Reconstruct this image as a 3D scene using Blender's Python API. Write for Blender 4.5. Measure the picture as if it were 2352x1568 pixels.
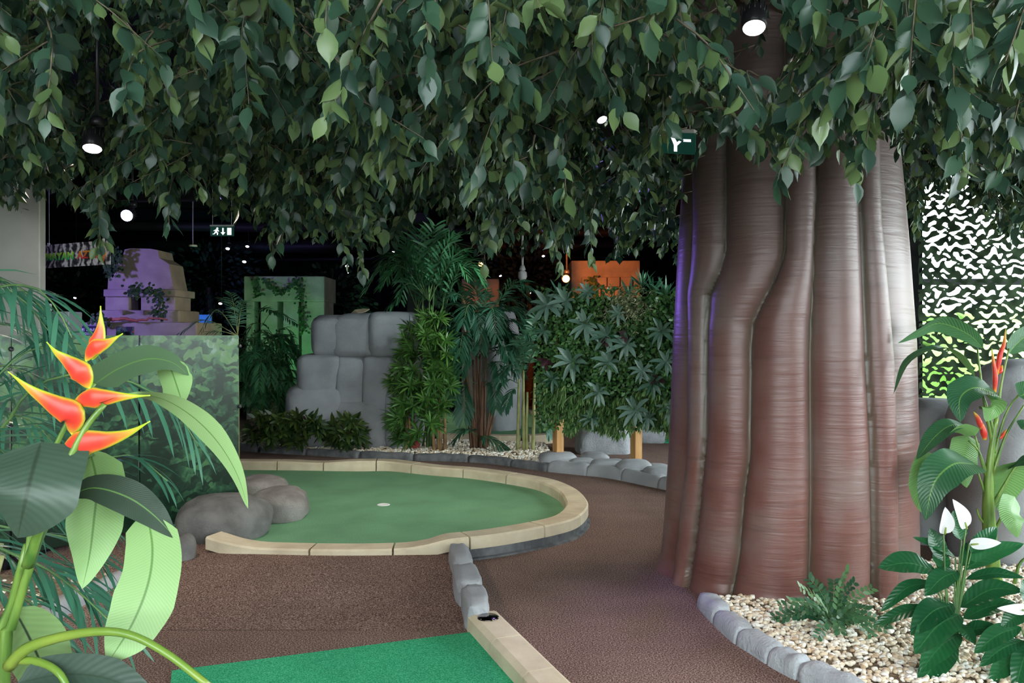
import bpy, bmesh, math, random
import numpy as np
from mathutils import Vector, Matrix, noise

for o in list(bpy.data.objects):
    bpy.data.objects.remove(o)
scene = bpy.context.scene
COL = scene.collection
random.seed(7)
rng = np.random.default_rng(11)

# ------------------------------------------------------------------ camera
F_PX, CX, HY, CAM_Z = 1900.0, 1176.0, 770.0, 1.55
cam_d = bpy.data.cameras.new('camera')
cam_d.sensor_width = 36.0
cam_d.lens = F_PX / 2352.0 * 36.0
cam_d.shift_y = -(784.0 - HY) / 2352.0
cam_d.clip_start = 0.05
cam_d.clip_end = 300
cam = bpy.data.objects.new('camera', cam_d)
COL.objects.link(cam)
cam.location = (0, 0, CAM_Z)
cam.rotation_euler = (math.pi / 2, 0, 0)
scene.camera = cam

# ------------------------------------------------------------------ world, exposure
world = bpy.data.worlds.new('overcast_sky')
scene.world = world
world.use_nodes = True
bg = world.node_tree.nodes['Background']
bg.inputs['Color'].default_value = (0.86, 0.97, 1.0, 1)
bg.inputs['Strength'].default_value = 13.0
scene.view_settings.view_transform = 'Standard'
scene.view_settings.look = 'None'
scene.view_settings.gamma = 1.0
scene.view_settings.use_curve_mapping = False
scene.view_settings.exposure = 0.0
cy = scene.cycles
cy.use_denoising = True
cy.use_adaptive_sampling = True
cy.adaptive_threshold = 0.07
cy.max_bounces = 4
cy.diffuse_bounces = 3
cy.glossy_bounces = 2
cy.transmission_bounces = 3
cy.transparent_max_bounces = 8
cy.sample_clamp_indirect = 6.0
cy.caustics_reflective = False
cy.caustics_refractive = False

ROOM = dict(x0=-12.0, x1=7.0, y0=-3.5, y1=24.0, zc=4.1)

def portal(name, loc, rot, sx, sy):
    l = bpy.data.lights.new(name, 'AREA')
    l.shape = 'RECTANGLE'
    l.size, l.size_y = sx, sy
    l.cycles.is_portal = True
    o = bpy.data.objects.new(name, l)
    COL.objects.link(o)
    o.location = loc
    o.rotation_euler = rot
    return o

# daylight enters through the three glazed openings of the hall
portal('daylight_rear_window', (-0.5, ROOM['y0'] + 0.02, 2.65), (math.pi / 2, 0, math.pi), 8.0, 2.5)
portal('daylight_side_window', (ROOM['x1'] - 0.02, 2.5, 2.2), (math.pi / 2, 0, math.pi / 2), 9.0, 2.4)
portal('daylight_net_window', (5.4, 8.18, 1.85), (-math.pi / 2, 0, 0), 2.8, 2.7)
portal('daylight_far_window', (3.88, 9.9, 1.75), (math.pi / 2, 0, math.pi / 2), 2.6, 2.7)

def spot(name, loc, target, power, color, angle=60, blend=0.6, radius=0.05, parent=None):
    l = bpy.data.lights.new(name, 'SPOT')
    l.energy = power
    l.color = color
    l.spot_size = math.radians(angle)
    l.spot_blend = blend
    l.shadow_soft_size = radius
    o = bpy.data.objects.new(name, l)
    COL.objects.link(o)
    o.location = loc
    d = Vector(target) - Vector(loc)
    o.rotation_euler = d.to_track_quat('-Z', 'Y').to_euler()
    return o

# ------------------------------------------------------------------ helpers
def P(px, py, y):
    """A point at depth y from its measured place in the photograph."""
    return np.array([(px - CX) / F_PX * y, y, CAM_Z - (py - HY) / F_PX * y])

def G(px, py, z=0.0):
    """The point at height z seen at this pixel (for things standing on the ground)."""
    y = (CAM_Z - z) * F_PX / (py - HY)
    return np.array([(px - CX) / F_PX * y, y, z])

def proj(p):
    return CX + p[0] / p[1] * F_PX, HY + (CAM_Z - p[2]) / p[1] * F_PX

ROOT = {}

def setp(o, label=None, cat=None, group=None, kind=None):
    if label: o['label'] = label
    if cat: o['category'] = cat
    if group: o['group'] = group
    if kind: o['kind'] = kind
    return o

def thing(name, label, cat, loc=(0, 0, 0), group=None):
    o = bpy.data.objects.new(name, None)
    COL.objects.link(o)
    o.location = tuple(float(v) for v in loc)
    o.empty_display_size = 0.1
    ROOT[o] = np.array(o.location)
    return setp(o, label, cat, group)

def mesh(name, V, F, mat=None, smooth=True, attrs=None):
    me = bpy.data.meshes.new(name)
    V = np.asarray(V, dtype=np.float64)
    me.from_pydata(V.tolist(), [], F.tolist() if isinstance(F, np.ndarray) else F)
    if smooth:
        me.polygons.foreach_set('use_smooth', np.ones(len(me.polygons), dtype=bool))
    if attrs:
        for k, a in attrs.items():
            at = me.attributes.new(k, 'FLOAT', 'POINT')
            at.data.foreach_set('value', np.asarray(a, dtype=np.float32))
    if mat is not None:
        for m in (mat if isinstance(mat, (list, tuple)) else [mat]):
            me.materials.append(m)
    return me

def add(name, V, F, mat, parent=None, smooth=True, attrs=None, kind=None, label=None):
    """World coordinates in; one mesh object out (a part when it has a parent)."""
    V = np.asarray(V, dtype=np.float64)
    org = ROOT.get(parent, np.zeros(3)) if parent is not None else np.zeros(3)
    if parent is None:
        org = np.array([V[:, 0].mean(), V[:, 1].mean(), V[:, 2].min()])
    o = bpy.data.objects.new(name, mesh(name, V - org, F, mat, smooth, attrs))
    COL.objects.link(o)
    if parent is not None:
        o.parent = parent
        ROOT[o] = org
    else:
        o.location = tuple(org)
        ROOT[o] = org
    if kind: o['kind'] = kind
    if label: o['label'] = label
    return o

def place(name, me, parent, M4):
    """A copy that shares mesh data, put at world matrix M4 under a parent."""
    o = bpy.data.objects.new(name, me)
    COL.objects.link(o)
    org = ROOT.get(parent, np.zeros(3))
    o.parent = parent
    o.matrix_local = Matrix.Translation(Vector(-org)) @ M4
    ROOT[o] = org
    return o

class MB:
    def __init__(s):
        s.V, s.F, s.A = [], [], {}
        s.n = 0
    def put(s, V, F, **attrs):
        V = np.asarray(V, dtype=np.float64)
        s.V.append(V)
        s.F.extend([tuple(int(i) + s.n for i in f) for f in F])
        for k in set(s.A) | set(attrs):
            s.A.setdefault(k, [np.zeros(s.n)] if s.n else [])
            a = attrs.get(k, 0.0)
            s.A[k].append(np.full(len(V), a) if np.isscalar(a) else np.asarray(a))
        s.n += len(V)
    def build(s, name, mat, parent=None, smooth=True, kind=None, label=None):
        if not s.V: return None
        return add(name, np.concatenate(s.V), s.F, mat, parent, smooth,
                   {k: np.concatenate(a) for k, a in s.A.items()}, kind, label)

def unit(v):
    v = np.asarray(v, dtype=np.float64)
    return v / (np.linalg.norm(v) + 1e-12)

def box(lo, hi):
    x0, y0, z0 = lo
    x1, y1, z1 = hi
    V = [(x0, y0, z0), (x1, y0, z0), (x1, y1, z0), (x0, y1, z0), (x0, y0, z1), (x1, y0, z1), (x1, y1, z1), (x0, y1, z1)]
    F = [(0, 3, 2, 1), (4, 5, 6, 7), (0, 1, 5, 4), (1, 2, 6, 5), (2, 3, 7, 6), (3, 0, 4, 7)]
    return np.array(V, dtype=float), F

def bevel_box(lo, hi, b=0.01, seg=2, rot=0.0, jitter=0.0, seed=0):
    bm = bmesh.new()
    V, F = box(lo, hi)
    vs = [bm.verts.new(v) for v in V]
    for f in F: bm.faces.new([vs[i] for i in f])
    bmesh.ops.bevel(bm, geom=list(bm.edges), offset=b, segments=seg, affect='EDGES', profile=0.6)
    out = np.array([v.co[:] for v in bm.verts])
    bm.verts.index_update()
    Fs = [tuple(v.index for v in f.verts) for f in bm.faces]
    bm.free()
    c = (np.array(lo) + np.array(hi)) / 2
    if rot:
        ca, sa = math.cos(rot), math.sin(rot)
        d = out - c
        out = np.stack([d[:, 0] * ca - d[:, 1] * sa, d[:, 0] * sa + d[:, 1] * ca, d[:, 2]], 1) + c
    return out, Fs

def catmull(pts, n):
    pts = np.asarray(pts, dtype=np.float64)
    if len(pts) == 2:
        t = np.linspace(0, 1, n)[:, None]
        return pts[0] * (1 - t) + pts[1] * t
    ext = np.vstack([2 * pts[0] - pts[1], pts, 2 * pts[-1] - pts[-2]])
    seg = np.linalg.norm(np.diff(pts, axis=0), axis=1)
    s = np.concatenate([[0], np.cumsum(seg)])
    s /= s[-1]
    out = []
    for t in np.linspace(0, 1, n):
        k = min(int(np.searchsorted(s, t, 'right')) - 1, len(pts) - 2)
        k = max(k, 0)
        u = (t - s[k]) / (s[k + 1] - s[k] + 1e-12)
        p0, p1, p2, p3 = ext[k], ext[k + 1], ext[k + 2], ext[k + 3]
        out.append(0.5 * (2 * p1 + (p2 - p0) * u + (2 * p0 - 5 * p1 + 4 * p2 - p3) * u * u + (3 * p1 - p0 - 3 * p2 + p3) * u ** 3))
    return np.array(out)

def tube(pts, radii, sides=6, cap=True):
    pts = np.asarray(pts, dtype=np.float64)
    n = len(pts)
    radii = np.full(n, radii) if np.isscalar(radii) else np.interp(np.linspace(0, 1, n), np.linspace(0, 1, len(radii)), radii)
    T = np.gradient(pts, axis=0)
    T /= np.linalg.norm(T, axis=1)[:, None] + 1e-12
    ref = np.array([0, 0, 1.0]) if abs(T[0][2]) < 0.9 else np.array([1.0, 0, 0])
    a = unit(np.cross(T[0], ref))
    V = []
    for i in range(n):
        a = unit(a - T[i] * np.dot(a, T[i]))
        b = np.cross(T[i], a)
        for k in range(sides):
            th = 2 * math.pi * k / sides
            V.append(pts[i] + radii[i] * (math.cos(th) * a + math.sin(th) * b))
    F = []
    for i in range(n - 1):
        for k in range(sides):
            k2 = (k + 1) % sides
            F.append((i * sides + k, i * sides + k2, (i + 1) * sides + k2, (i + 1) * sides + k))
    if cap:
        F.append(tuple(range(sides - 1, -1, -1)))
        F.append(tuple((n - 1) * sides + k for k in range(sides)))
    return np.array(V), F

def lathe(profile, center, axis=(0, 0, 1), seg=20):
    """profile: (radius, height along axis)."""
    ax = unit(axis)
    a = unit(np.cross(ax, [0, 1, 0.01]) if abs(ax[1]) < 0.9 else np.cross(ax, [1, 0, 0]))
    b = np.cross(ax, a)
    V, F = [], []
    for r, h in profile:
        for k in range(seg):
            th = 2 * math.pi * k / seg
            V.append(np.asarray(center) + ax * h + r * (math.cos(th) * a + math.sin(th) * b))
    for i in range(len(profile) - 1):
        for k in range(seg):
            k2 = (k + 1) % seg
            F.append((i * seg + k, i * seg + k2, (i + 1) * seg + k2, (i + 1) * seg + k))
    F.append(tuple(range(seg - 1, -1, -1)))
    F.append(tuple((len(profile) - 1) * seg + k for k in range(seg)))
    return np.array(V), F

_ICO = {}
def ico(sub):
    if sub not in _ICO:
        bm = bmesh.new()
        bmesh.ops.create_icosphere(bm, subdivisions=sub, radius=1)
        bm.verts.index_update()
        _ICO[sub] = (np.array([v.co[:] for v in bm.verts]), [tuple(v.index for v in f.verts) for f in bm.faces])
        bm.free()
    return _ICO[sub]

def rockform(center, size, boxy=0.5, amp=0.08, freq=1.5, seed=0, rot=0.0, sub=4, flat_bottom=True):
    V, F = ico(sub)
    p = np.sign(V) * np.abs(V) ** boxy
    p = p / np.abs(p).max()
    n1 = np.array([noise.noise(Vector(v * freq) + Vector((seed * 7.1, seed * 3.3, 0))) for v in V])
    n2 = np.array([noise.noise(Vector(v * freq * 3.1) + Vector((seed * 1.7, 5, seed))) for v in V])
    p = p * (1 + amp * n1 + amp * 0.35 * n2)[:, None]
    p = p * (np.asarray(size) / 2)
    ca, sa = math.cos(rot), math.sin(rot)
    p = np.stack([p[:, 0] * ca - p[:, 1] * sa, p[:, 0] * sa + p[:, 1] * ca, p[:, 2]], 1) + np.asarray(center)
    return p, F

# ------------------------------------------------------------------ materials
MATS = {}
def _nodes(name):
    m = bpy.data.materials.new(name)
    m.use_nodes = True
    nt = m.node_tree
    return m, nt, nt.nodes['Principled BSDF'], nt.nodes['Material Output']

def _ramp(nt, fac, stops):
    r = nt.nodes.new('ShaderNodeValToRGB')
    els = r.color_ramp.elements
    while len(els) < len(stops): els.new(0.5)
    for e, (p, c) in zip(els, stops):
        e.position = p
        e.color = (*c, 1)
    nt.links.new(fac, r.inputs['Fac'])
    return r.outputs['Color']

def surf(name, c1, c2=None, scale=6, rough=0.75, bump=0.0, bscale=60, spec=0.3, metallic=0.0, detail=4, lo=0.35, hi=0.65, stretch=None, dist=0.02):
    m, nt, bs, out = _nodes(name)
    tc = nt.nodes.new('ShaderNodeTexCoord')
    vec = tc.outputs['Object']
    if stretch:
        mp = nt.nodes.new('ShaderNodeMapping')
        mp.inputs['Scale'].default_value = stretch
        nt.links.new(vec, mp.inputs['Vector'])
        vec = mp.outputs['Vector']
    if c2 is not None:
        n = nt.nodes.new('ShaderNodeTexNoise')
        n.inputs['Scale'].default_value = scale
        n.inputs['Detail'].default_value = detail
        nt.links.new(vec, n.inputs['Vector'])
        nt.links.new(_ramp(nt, n.outputs['Fac'], [(lo, c1), (hi, c2)]), bs.inputs['Base Color'])
    else:
        bs.inputs['Base Color'].default_value = (*c1, 1)
    if bump:
        n2 = nt.nodes.new('ShaderNodeTexNoise')
        n2.inputs['Scale'].default_value = bscale
        n2.inputs['Detail'].default_value = 3
        nt.links.new(vec, n2.inputs['Vector'])
        b = nt.nodes.new('ShaderNodeBump')
        b.inputs['Strength'].default_value = bump
        b.inputs['Distance'].default_value = dist
        nt.links.new(n2.outputs['Fac'], b.inputs['Height'])
        nt.links.new(b.outputs['Normal'], bs.inputs['Normal'])
    bs.inputs['Roughness'].default_value = rough
    bs.inputs['Specular IOR Level'].default_value = spec
    bs.inputs['Metallic'].default_value = metallic
    MATS[name] = m
    return m

def emit(name, color, strength, base=(0.8, 0.8, 0.8)):
    m, nt, bs, out = _nodes(name)
    bs.inputs['Base Color'].default_value = (*base, 1)
    bs.inputs['Emission Color'].default_value = (*color, 1)
    bs.inputs['Emission Strength'].default_value = strength
    m.cycles.emission_sampling = 'NONE'
    MATS[name] = m
    return m

def leafmat(name, top, top2, back, back2=None, rough=0.4, spec=0.4, trans=0.18, veins=None, midrib=None, bump=0.15):
    """Two-sided leaf: the upper face and the paler underside are different colours; 'tint' varies leaf by leaf."""
    m, nt, bs, out = _nodes(name)
    L = nt.links
    at = nt.nodes.new('ShaderNodeAttribute')
    at.attribute_name = 'tint'
    t = _ramp(nt, at.outputs['Fac'], [(0.0, top), (1.0, top2)])
    b = _ramp(nt, at.outputs['Fac'], [(0.0, back), (1.0, back2 or back)])
    geo = nt.nodes.new('ShaderNodeNewGeometry')
    mx = nt.nodes.new('ShaderNodeMix')
    mx.data_type = 'RGBA'
    L.new(geo.outputs['Backfacing'], mx.inputs['Factor'])
    L.new(t, mx.inputs['A'])
    L.new(b, mx.inputs['B'])
    col = mx.outputs['Result']
    if veins or midrib:
        lu = nt.nodes.new('ShaderNodeAttribute'); lu.attribute_name = 'lu'
        lv = nt.nodes.new('ShaderNodeAttribute'); lv.attribute_name = 'lv'
        ab = nt.nodes.new('ShaderNodeMath'); ab.operation = 'ABSOLUTE'
        L.new(lu.outputs['Fac'], ab.inputs[0])
        if midrib:
            mr = nt.nodes.new('ShaderNodeMapRange')
            mr.inputs['From Min'].default_value = 0.02
            mr.inputs['From Max'].default_value = 0.06
            mr.inputs['To Min'].default_value = 1
            mr.inputs['To Max'].default_value = 0
            L.new(ab.outputs[0], mr.inputs['Value'])
            m2 = nt.nodes.new('ShaderNodeMix'); m2.data_type = 'RGBA'
            L.new(mr.outputs['Result'], m2.inputs['Factor'])
            L.new(col, m2.inputs['A'])
            m2.inputs['B'].default_value = (*midrib, 1)
            col = m2.outputs['Result']
        if veins:
            m1 = nt.nodes.new('ShaderNodeMath'); m1.operation = 'MULTIPLY'; m1.inputs[1].default_value = veins
            L.new(lv.outputs['Fac'], m1.inputs[0])
            m3 = nt.nodes.new('ShaderNodeMath'); m3.operation = 'MULTIPLY_ADD'; m3.inputs[1].default_value = -veins * 0.13
            L.new(ab.outputs[0], m3.inputs[0]); L.new(m1.outputs[0], m3.inputs[2])
            sn = nt.nodes.new('ShaderNodeMath'); sn.operation = 'SINE'
            L.new(m3.outputs[0], sn.inputs[0])
            bp = nt.nodes.new('ShaderNodeBump')
            bp.inputs['Strength'].default_value = bump
            bp.inputs['Distance'].default_value = 0.003
            L.new(sn.outputs[0], bp.inputs['Height'])
            L.new(bp.outputs['Normal'], bs.inputs['Normal'])
            mrv = nt.nodes.new('ShaderNodeMapRange')
            mrv.inputs['From Min'].default_value = -1; mrv.inputs['From Max'].default_value = 1
            mrv.inputs['To Min'].default_value = 0.95; mrv.inputs['To Max'].default_value = 1.04
            L.new(sn.outputs[0], mrv.inputs['Value'])
            vm = nt.nodes.new('ShaderNodeVectorMath'); vm.operation = 'SCALE'
            L.new(col, vm.inputs[0]); L.new(mrv.outputs['Result'], vm.inputs['Scale'])
            col = vm.outputs['Vector']
    L.new(col, bs.inputs['Base Color'])
    bs.inputs['Roughness'].default_value = rough
    bs.inputs['Specular IOR Level'].default_value = spec
    tr = nt.nodes.new('ShaderNodeBsdfTranslucent')
    L.new(col, tr.inputs['Color'])
    ms = nt.nodes.new('ShaderNodeMixShader')
    ms.inputs['Fac'].default_value = trans
    L.new(bs.outputs[0], ms.inputs[1]); L.new(tr.outputs[0], ms.inputs[2])
    L.new(ms.outputs[0], out.inputs['Surface'])
    MATS[name] = m
    return m

def carpet(name, c1, c2, c3, scale):
    m, nt, bs, out = _nodes(name)
    tc = nt.nodes.new('ShaderNodeTexCoord')
    n = nt.nodes.new('ShaderNodeTexNoise')
    n.inputs['Scale'].default_value = scale
    n.inputs['Detail'].default_value = 2
    nt.links.new(tc.outputs['Object'], n.inputs['Vector'])
    col = _ramp(nt, n.outputs['Fac'], [(0.36, c1), (0.5, c2), (0.68, c3)])
    n2 = nt.nodes.new('ShaderNodeTexNoise')
    n2.inputs['Scale'].default_value = 2.3
    n2.inputs['Detail'].default_value = 5
    nt.links.new(tc.outputs['Object'], n2.inputs['Vector'])
    mr = nt.nodes.new('ShaderNodeMapRange')
    mr.inputs['From Min'].default_value = 0.3; mr.inputs['From Max'].default_value = 0.7
    mr.inputs['To Min'].default_value = 0.86; mr.inputs['To Max'].default_value = 1.12
    nt.links.new(n2.outputs['Fac'], mr.inputs['Value'])
    vm = nt.nodes.new('ShaderNodeVectorMath'); vm.operation = 'SCALE'
    nt.links.new(col, vm.inputs[0]); nt.links.new(mr.outputs['Result'], vm.inputs['Scale'])
    nt.links.new(vm.outputs['Vector'], bs.inputs['Base Color'])
    b = nt.nodes.new('ShaderNodeBump')
    b.inputs['Strength'].default_value = 0.5
    b.inputs['Distance'].default_value = 0.004
    nt.links.new(n.outputs['Fac'], b.inputs['Height'])
    nt.links.new(b.outputs['Normal'], bs.inputs['Normal'])
    bs.inputs['Roughness'].default_value = 0.95
    bs.inputs['Specular IOR Level'].default_value = 0.1
    return m

m_brown = carpet('brown_carpet', (0.075, 0.045, 0.036), (0.19, 0.118, 0.096), (0.44, 0.32, 0.27), 130)
m_turf = carpet('green_turf', (0.115, 0.27, 0.145), (0.175, 0.375, 0.205), (0.26, 0.47, 0.29), 200)
m_mat = carpet('tee_turf', (0.02, 0.26, 0.12), (0.045, 0.42, 0.20), (0.12, 0.54, 0.30), 170)
m_cream = surf('cream_concrete', (0.60, 0.50, 0.35), (0.74, 0.64, 0.46), 5, 0.7, 0.15, 90)
m_plinth = surf('grey_render', (0.10, 0.105, 0.11), (0.20, 0.205, 0.21), 9, 0.85, 0.3, 60)
m_rock = surf('grey_sculpted_rock', (0.29, 0.30, 0.315), (0.38, 0.39, 0.405), 3, 0.85, 0.5, 80, dist=0.008, detail=8)
m_rockd = surf('boulder_grey', (0.13, 0.125, 0.12), (0.22, 0.21, 0.2), 7, 0.9, 0.6, 90, dist=0.008)
m_rockw = surf('warm_grey_rock', (0.20, 0.18, 0.165), (0.33, 0.30, 0.28), 6, 0.85, 0.6, 70, dist=0.012)
m_blue_rock = surf('pale_grey_rock', (0.36, 0.38, 0.41), (0.50, 0.53, 0.56), 7, 0.85, 0.6, 60, dist=0.012)
m_soil = surf('sandy_soil', (0.16, 0.12, 0.08), (0.32, 0.25, 0.17), 20, 0.95, 0.6, 60)
m_pebble = [surf('pebble_%s' % n, c, d, 30, 0.7, 0.1, 120) for n, c, d in (
    ('cream', (0.80, 0.70, 0.55), (0.88, 0.80, 0.66)), ('tan', (0.68, 0.53, 0.37), (0.78, 0.65, 0.48)), ('pale', (0.86, 0.81, 0.72), (0.92, 0.89, 0.82)), ('brown', (0.52, 0.36, 0.22), (0.66, 0.52, 0.38)))]
m_wall = surf('beige_plaster', (0.50, 0.49, 0.43), (0.56, 0.55, 0.49), 3, 0.85)
m_dark = surf('black_ceiling', (0.008, 0.008, 0.01), (0.014, 0.014, 0.017), 3, 0.9, spec=0.1)
m_darkwall = surf('dark_wall', (0.012, 0.013, 0.014), (0.022, 0.023, 0.023), 3, 0.9, spec=0.1)
m_pipe = surf('black_steel', (0.015, 0.015, 0.017), None, rough=0.5)
m_black = surf('black_metal', (0.022, 0.022, 0.026), None, rough=0.35, spec=0.6)
m_white = surf('white_paint', (0.75, 0.75, 0.73), None, rough=0.5)
m_chrome = surf('polished_steel', (0.16, 0.13, 0.12), None, rough=0.12, metallic=1.0)
m_frame = surf('window_metal', (0.05, 0.055, 0.06), None, rough=0.5)
m_wood = surf('pine_timber', (0.52, 0.26, 0.09), (0.68, 0.40, 0.16), 3, 0.6, 0.1, 40, stretch=(8, 8, 0.7))
m_sand = surf('sandstone_render', (0.20, 0.185, 0.155), (0.28, 0.255, 0.21), 4, 0.85, 0.4, 40)
m_bark = surf('twig_bark', (0.09, 0.075, 0.05), (0.16, 0.135, 0.09), 30, 0.8)
m_cane_br = surf('brown_cane', (0.09, 0.045, 0.025), (0.24, 0.13, 0.075), 3, 0.7, 0.3, 40, stretch=(25, 25, 2))
m_cane_gr = surf('yellow_green_cane', (0.30, 0.33, 0.12), (0.45, 0.45, 0.2), 10, 0.5)
m_cane_tan = surf('tan_cane', (0.22, 0.13, 0.06), (0.36, 0.22, 0.10), 10, 0.6)
m_grass = surf('sunlit_lawn', (0.20, 0.34, 0.10), (0.30, 0.45, 0.16), 0.5, 0.9)
m_net = surf('net_fabric', (0.012, 0.022, 0.012), (0.03, 0.05, 0.025), 5, 0.9, spec=0.1)
m_ficus = leafmat('ficus_leaf', (0.02, 0.048, 0.034), (0.038, 0.088, 0.048), (0.065, 0.115, 0.042), (0.125, 0.19, 0.07), rough=0.36, spec=0.4, trans=0.12)
m_palm = leafmat('palm_leaflet', (0.03, 0.12, 0.075), (0.07, 0.22, 0.13), (0.06, 0.18, 0.10), (0.13, 0.30, 0.18), rough=0.42, trans=0.15)
m_palm_d = leafmat('dark_palm_leaflet', (0.012, 0.065, 0.038), (0.03, 0.12, 0.06), (0.02, 0.08, 0.045), (0.05, 0.15, 0.08), rough=0.45, trans=0.12)
m_palm_l = leafmat('bright_palm_leaflet', (0.03, 0.15, 0.06), (0.08, 0.28, 0.10), (0.05, 0.18, 0.08), (0.1, 0.3, 0.14), rough=0.45, trans=0.15)
m_drac = leafmat('dracaena_leaf', (0.03, 0.11, 0.022), (0.11, 0.25, 0.04), (0.05, 0.14, 0.03), (0.13, 0.26, 0.06), rough=0.4, trans=0.15)
m_broad = leafmat('aglaonema_leaf', (0.025, 0.09, 0.05), (0.19, 0.30, 0.25), (0.05, 0.13, 0.07), (0.16, 0.26, 0.2), rough=0.3, spec=0.5, trans=0.1, midrib=(0.12, 0.22, 0.15), veins=60)
m_small = leafmat('hedge_leaf', (0.03, 0.11, 0.035), (0.13, 0.28, 0.07), (0.07, 0.17, 0.05), (0.2, 0.34, 0.11), rough=0.35, trans=0.15)
m_fringe = leafmat('fringe_leaf', (0.05, 0.17, 0.04), (0.24, 0.38, 0.11), (0.07, 0.17, 0.05), (0.22, 0.34, 0.13), rough=0.4, trans=0.15)
m_purple = leafmat('purple_leaf', (0.05, 0.018, 0.028), (0.10, 0.04, 0.05), (0.07, 0.025, 0.04), (0.12, 0.05, 0.06), rough=0.4)
m_varieg = leafmat('cream_edged_leaf', (0.03, 0.09, 0.03), (0.5, 0.5, 0.3), (0.08, 0.15, 0.06), (0.55, 0.55, 0.35), rough=0.4)
m_fern = leafmat('fern_leaf', (0.03, 0.10, 0.04), (0.09, 0.19, 0.07), (0.06, 0.15, 0.06), (0.12, 0.24, 0.1), rough=0.5)
m_croton = leafmat('croton_leaf', (0.02, 0.05, 0.015), (0.10, 0.16, 0.03), (0.05, 0.03, 0.02), (0.12, 0.15, 0.04), rough=0.35)
m_lily = leafmat('lily_leaf', (0.008, 0.065, 0.022), (0.02, 0.125, 0.04), (0.06, 0.20, 0.075), (0.09, 0.26, 0.11), rough=0.28, spec=0.5, trans=0.1, veins=75, midrib=(0.04, 0.14, 0.05), bump=0.15)
m_spathe = leafmat('white_spathe', (0.86, 0.86, 0.88), (0.9, 0.9, 0.9), (0.86, 0.87, 0.85), rough=0.5, trans=0.25)
m_heli = leafmat('heliconia_leaf', (0.03, 0.052, 0.034), (0.10, 0.18, 0.085), (0.27, 0.47, 0.17), (0.34, 0.54, 0.22), rough=0.42, spec=0.4, trans=0.2, veins=300, midrib=(0.13, 0.26, 0.07), bump=0.06)
m_heli_dk = leafmat('heliconia_dark_leaf', (0.035, 0.06, 0.045), (0.06, 0.105, 0.065), (0.14, 0.25, 0.08), (0.2, 0.32, 0.12), rough=0.4, spec=0.4, trans=0.1, veins=110, midrib=(0.03, 0.05, 0.03), bump=0.05)
m_bana = leafmat('banana_leaf', (0.025, 0.10, 0.05), (0.06, 0.18, 0.06), (0.13, 0.30, 0.08), (0.18, 0.36, 0.12), rough=0.35, spec=0.45, trans=0.15, veins=170, midrib=(0.16, 0.32, 0.08), bump=0.25)
m_stem = surf('green_stem', (0.05, 0.13, 0.02), (0.18, 0.29, 0.05), 6, 0.35, spec=0.5, stretch=(6, 6, 0.8))
m_stem_y = surf('yellow_stem', (0.11, 0.23, 0.03), (0.27, 0.35, 0.055), 5, 0.35, spec=0.5)
m_stem_d = surf('dark_green_stem', (0.06, 0.12, 0.05), (0.14, 0.26, 0.08), 6, 0.45)
m_zamia = leafmat('pinnate_leaf', (0.025, 0.10, 0.05), (0.12, 0.26, 0.10), (0.10, 0.24, 0.10), (0.30, 0.48, 0.2), rough=0.4, trans=0.15)
m_ivy = leafmat('ivy_leaf', (0.02, 0.06, 0.02), (0.06, 0.14, 0.04), (0.05, 0.12, 0.04), (0.1, 0.2, 0.06), rough=0.5)

def bractmat():
    m, nt, bs, out = _nodes('heliconia_bract')
    L = nt.links
    lu = nt.nodes.new('ShaderNodeAttribute'); lu.attribute_name = 'lu'
    lv = nt.nodes.new('ShaderNodeAttribute'); lv.attribute_name = 'lv'
    ab = nt.nodes.new('ShaderNodeMath'); ab.operation = 'ABSOLUTE'
    L.new(lu.outputs['Fac'], ab.inputs[0])
    pw = nt.nodes.new('ShaderNodeMath'); pw.operation = 'POWER'; pw.inputs[1].default_value = 4.5
    L.new(ab.outputs[0], pw.inputs[0])
    # tip and base turn green-yellow
    r1 = nt.nodes.new('ShaderNodeMapRange')
    r1.inputs['From Min'].default_value = 0.45; r1.inputs['From Max'].default_value = 1.0
    L.new(lv.outputs['Fac'], r1.inputs['Value'])
    r2 = nt.nodes.new('ShaderNodeMapRange')
    r2.inputs['From Min'].default_value = 0.16; r2.inputs['From Max'].default_value = 0.0
    r2.inputs['To Max'].default_value = 0.8
    L.new(lv.outputs['Fac'], r2.inputs['Value'])
    a1 = nt.nodes.new('ShaderNodeMath'); a1.operation = 'ADD'
    L.new(r1.outputs['Result'], a1.inputs[0]); L.new(r2.outputs['Result'], a1.inputs[1])
    a2 = nt.nodes.new('ShaderNodeMath'); a2.operation = 'MULTIPLY_ADD'
    a2.inputs[1].default_value = 0.85
    L.new(pw.outputs[0], a2.inputs[0]); L.new(a1.outputs[0], a2.inputs[2])
    tc = nt.nodes.new('ShaderNodeTexCoord')
    n = nt.nodes.new('ShaderNodeTexNoise'); n.inputs['Scale'].default_value = 25
    L.new(tc.outputs['Object'], n.inputs['Vector'])
    a3 = nt.nodes.new('ShaderNodeMath'); a3.operation = 'MULTIPLY_ADD'; a3.inputs[1].default_value = 0.3
    L.new(n.outputs['Fac'], a3.inputs[0]); L.new(a2.outputs[0], a3.inputs[2])
    col = _ramp(nt, a3.outputs[0], [(0.12, (0.62, 0.035, 0.025)), (0.40, (0.70, 0.10, 0.03)), (0.70, (0.68, 0.34, 0.04)), (1.0, (0.38, 0.54, 0.03))])
    L.new(col, bs.inputs['Base Color'])
    bs.inputs['Roughness'].default_value = 0.38
    bs.inputs['Specular IOR Level'].default_value = 0.4
    return m
m_bract = bractmat()

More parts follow.
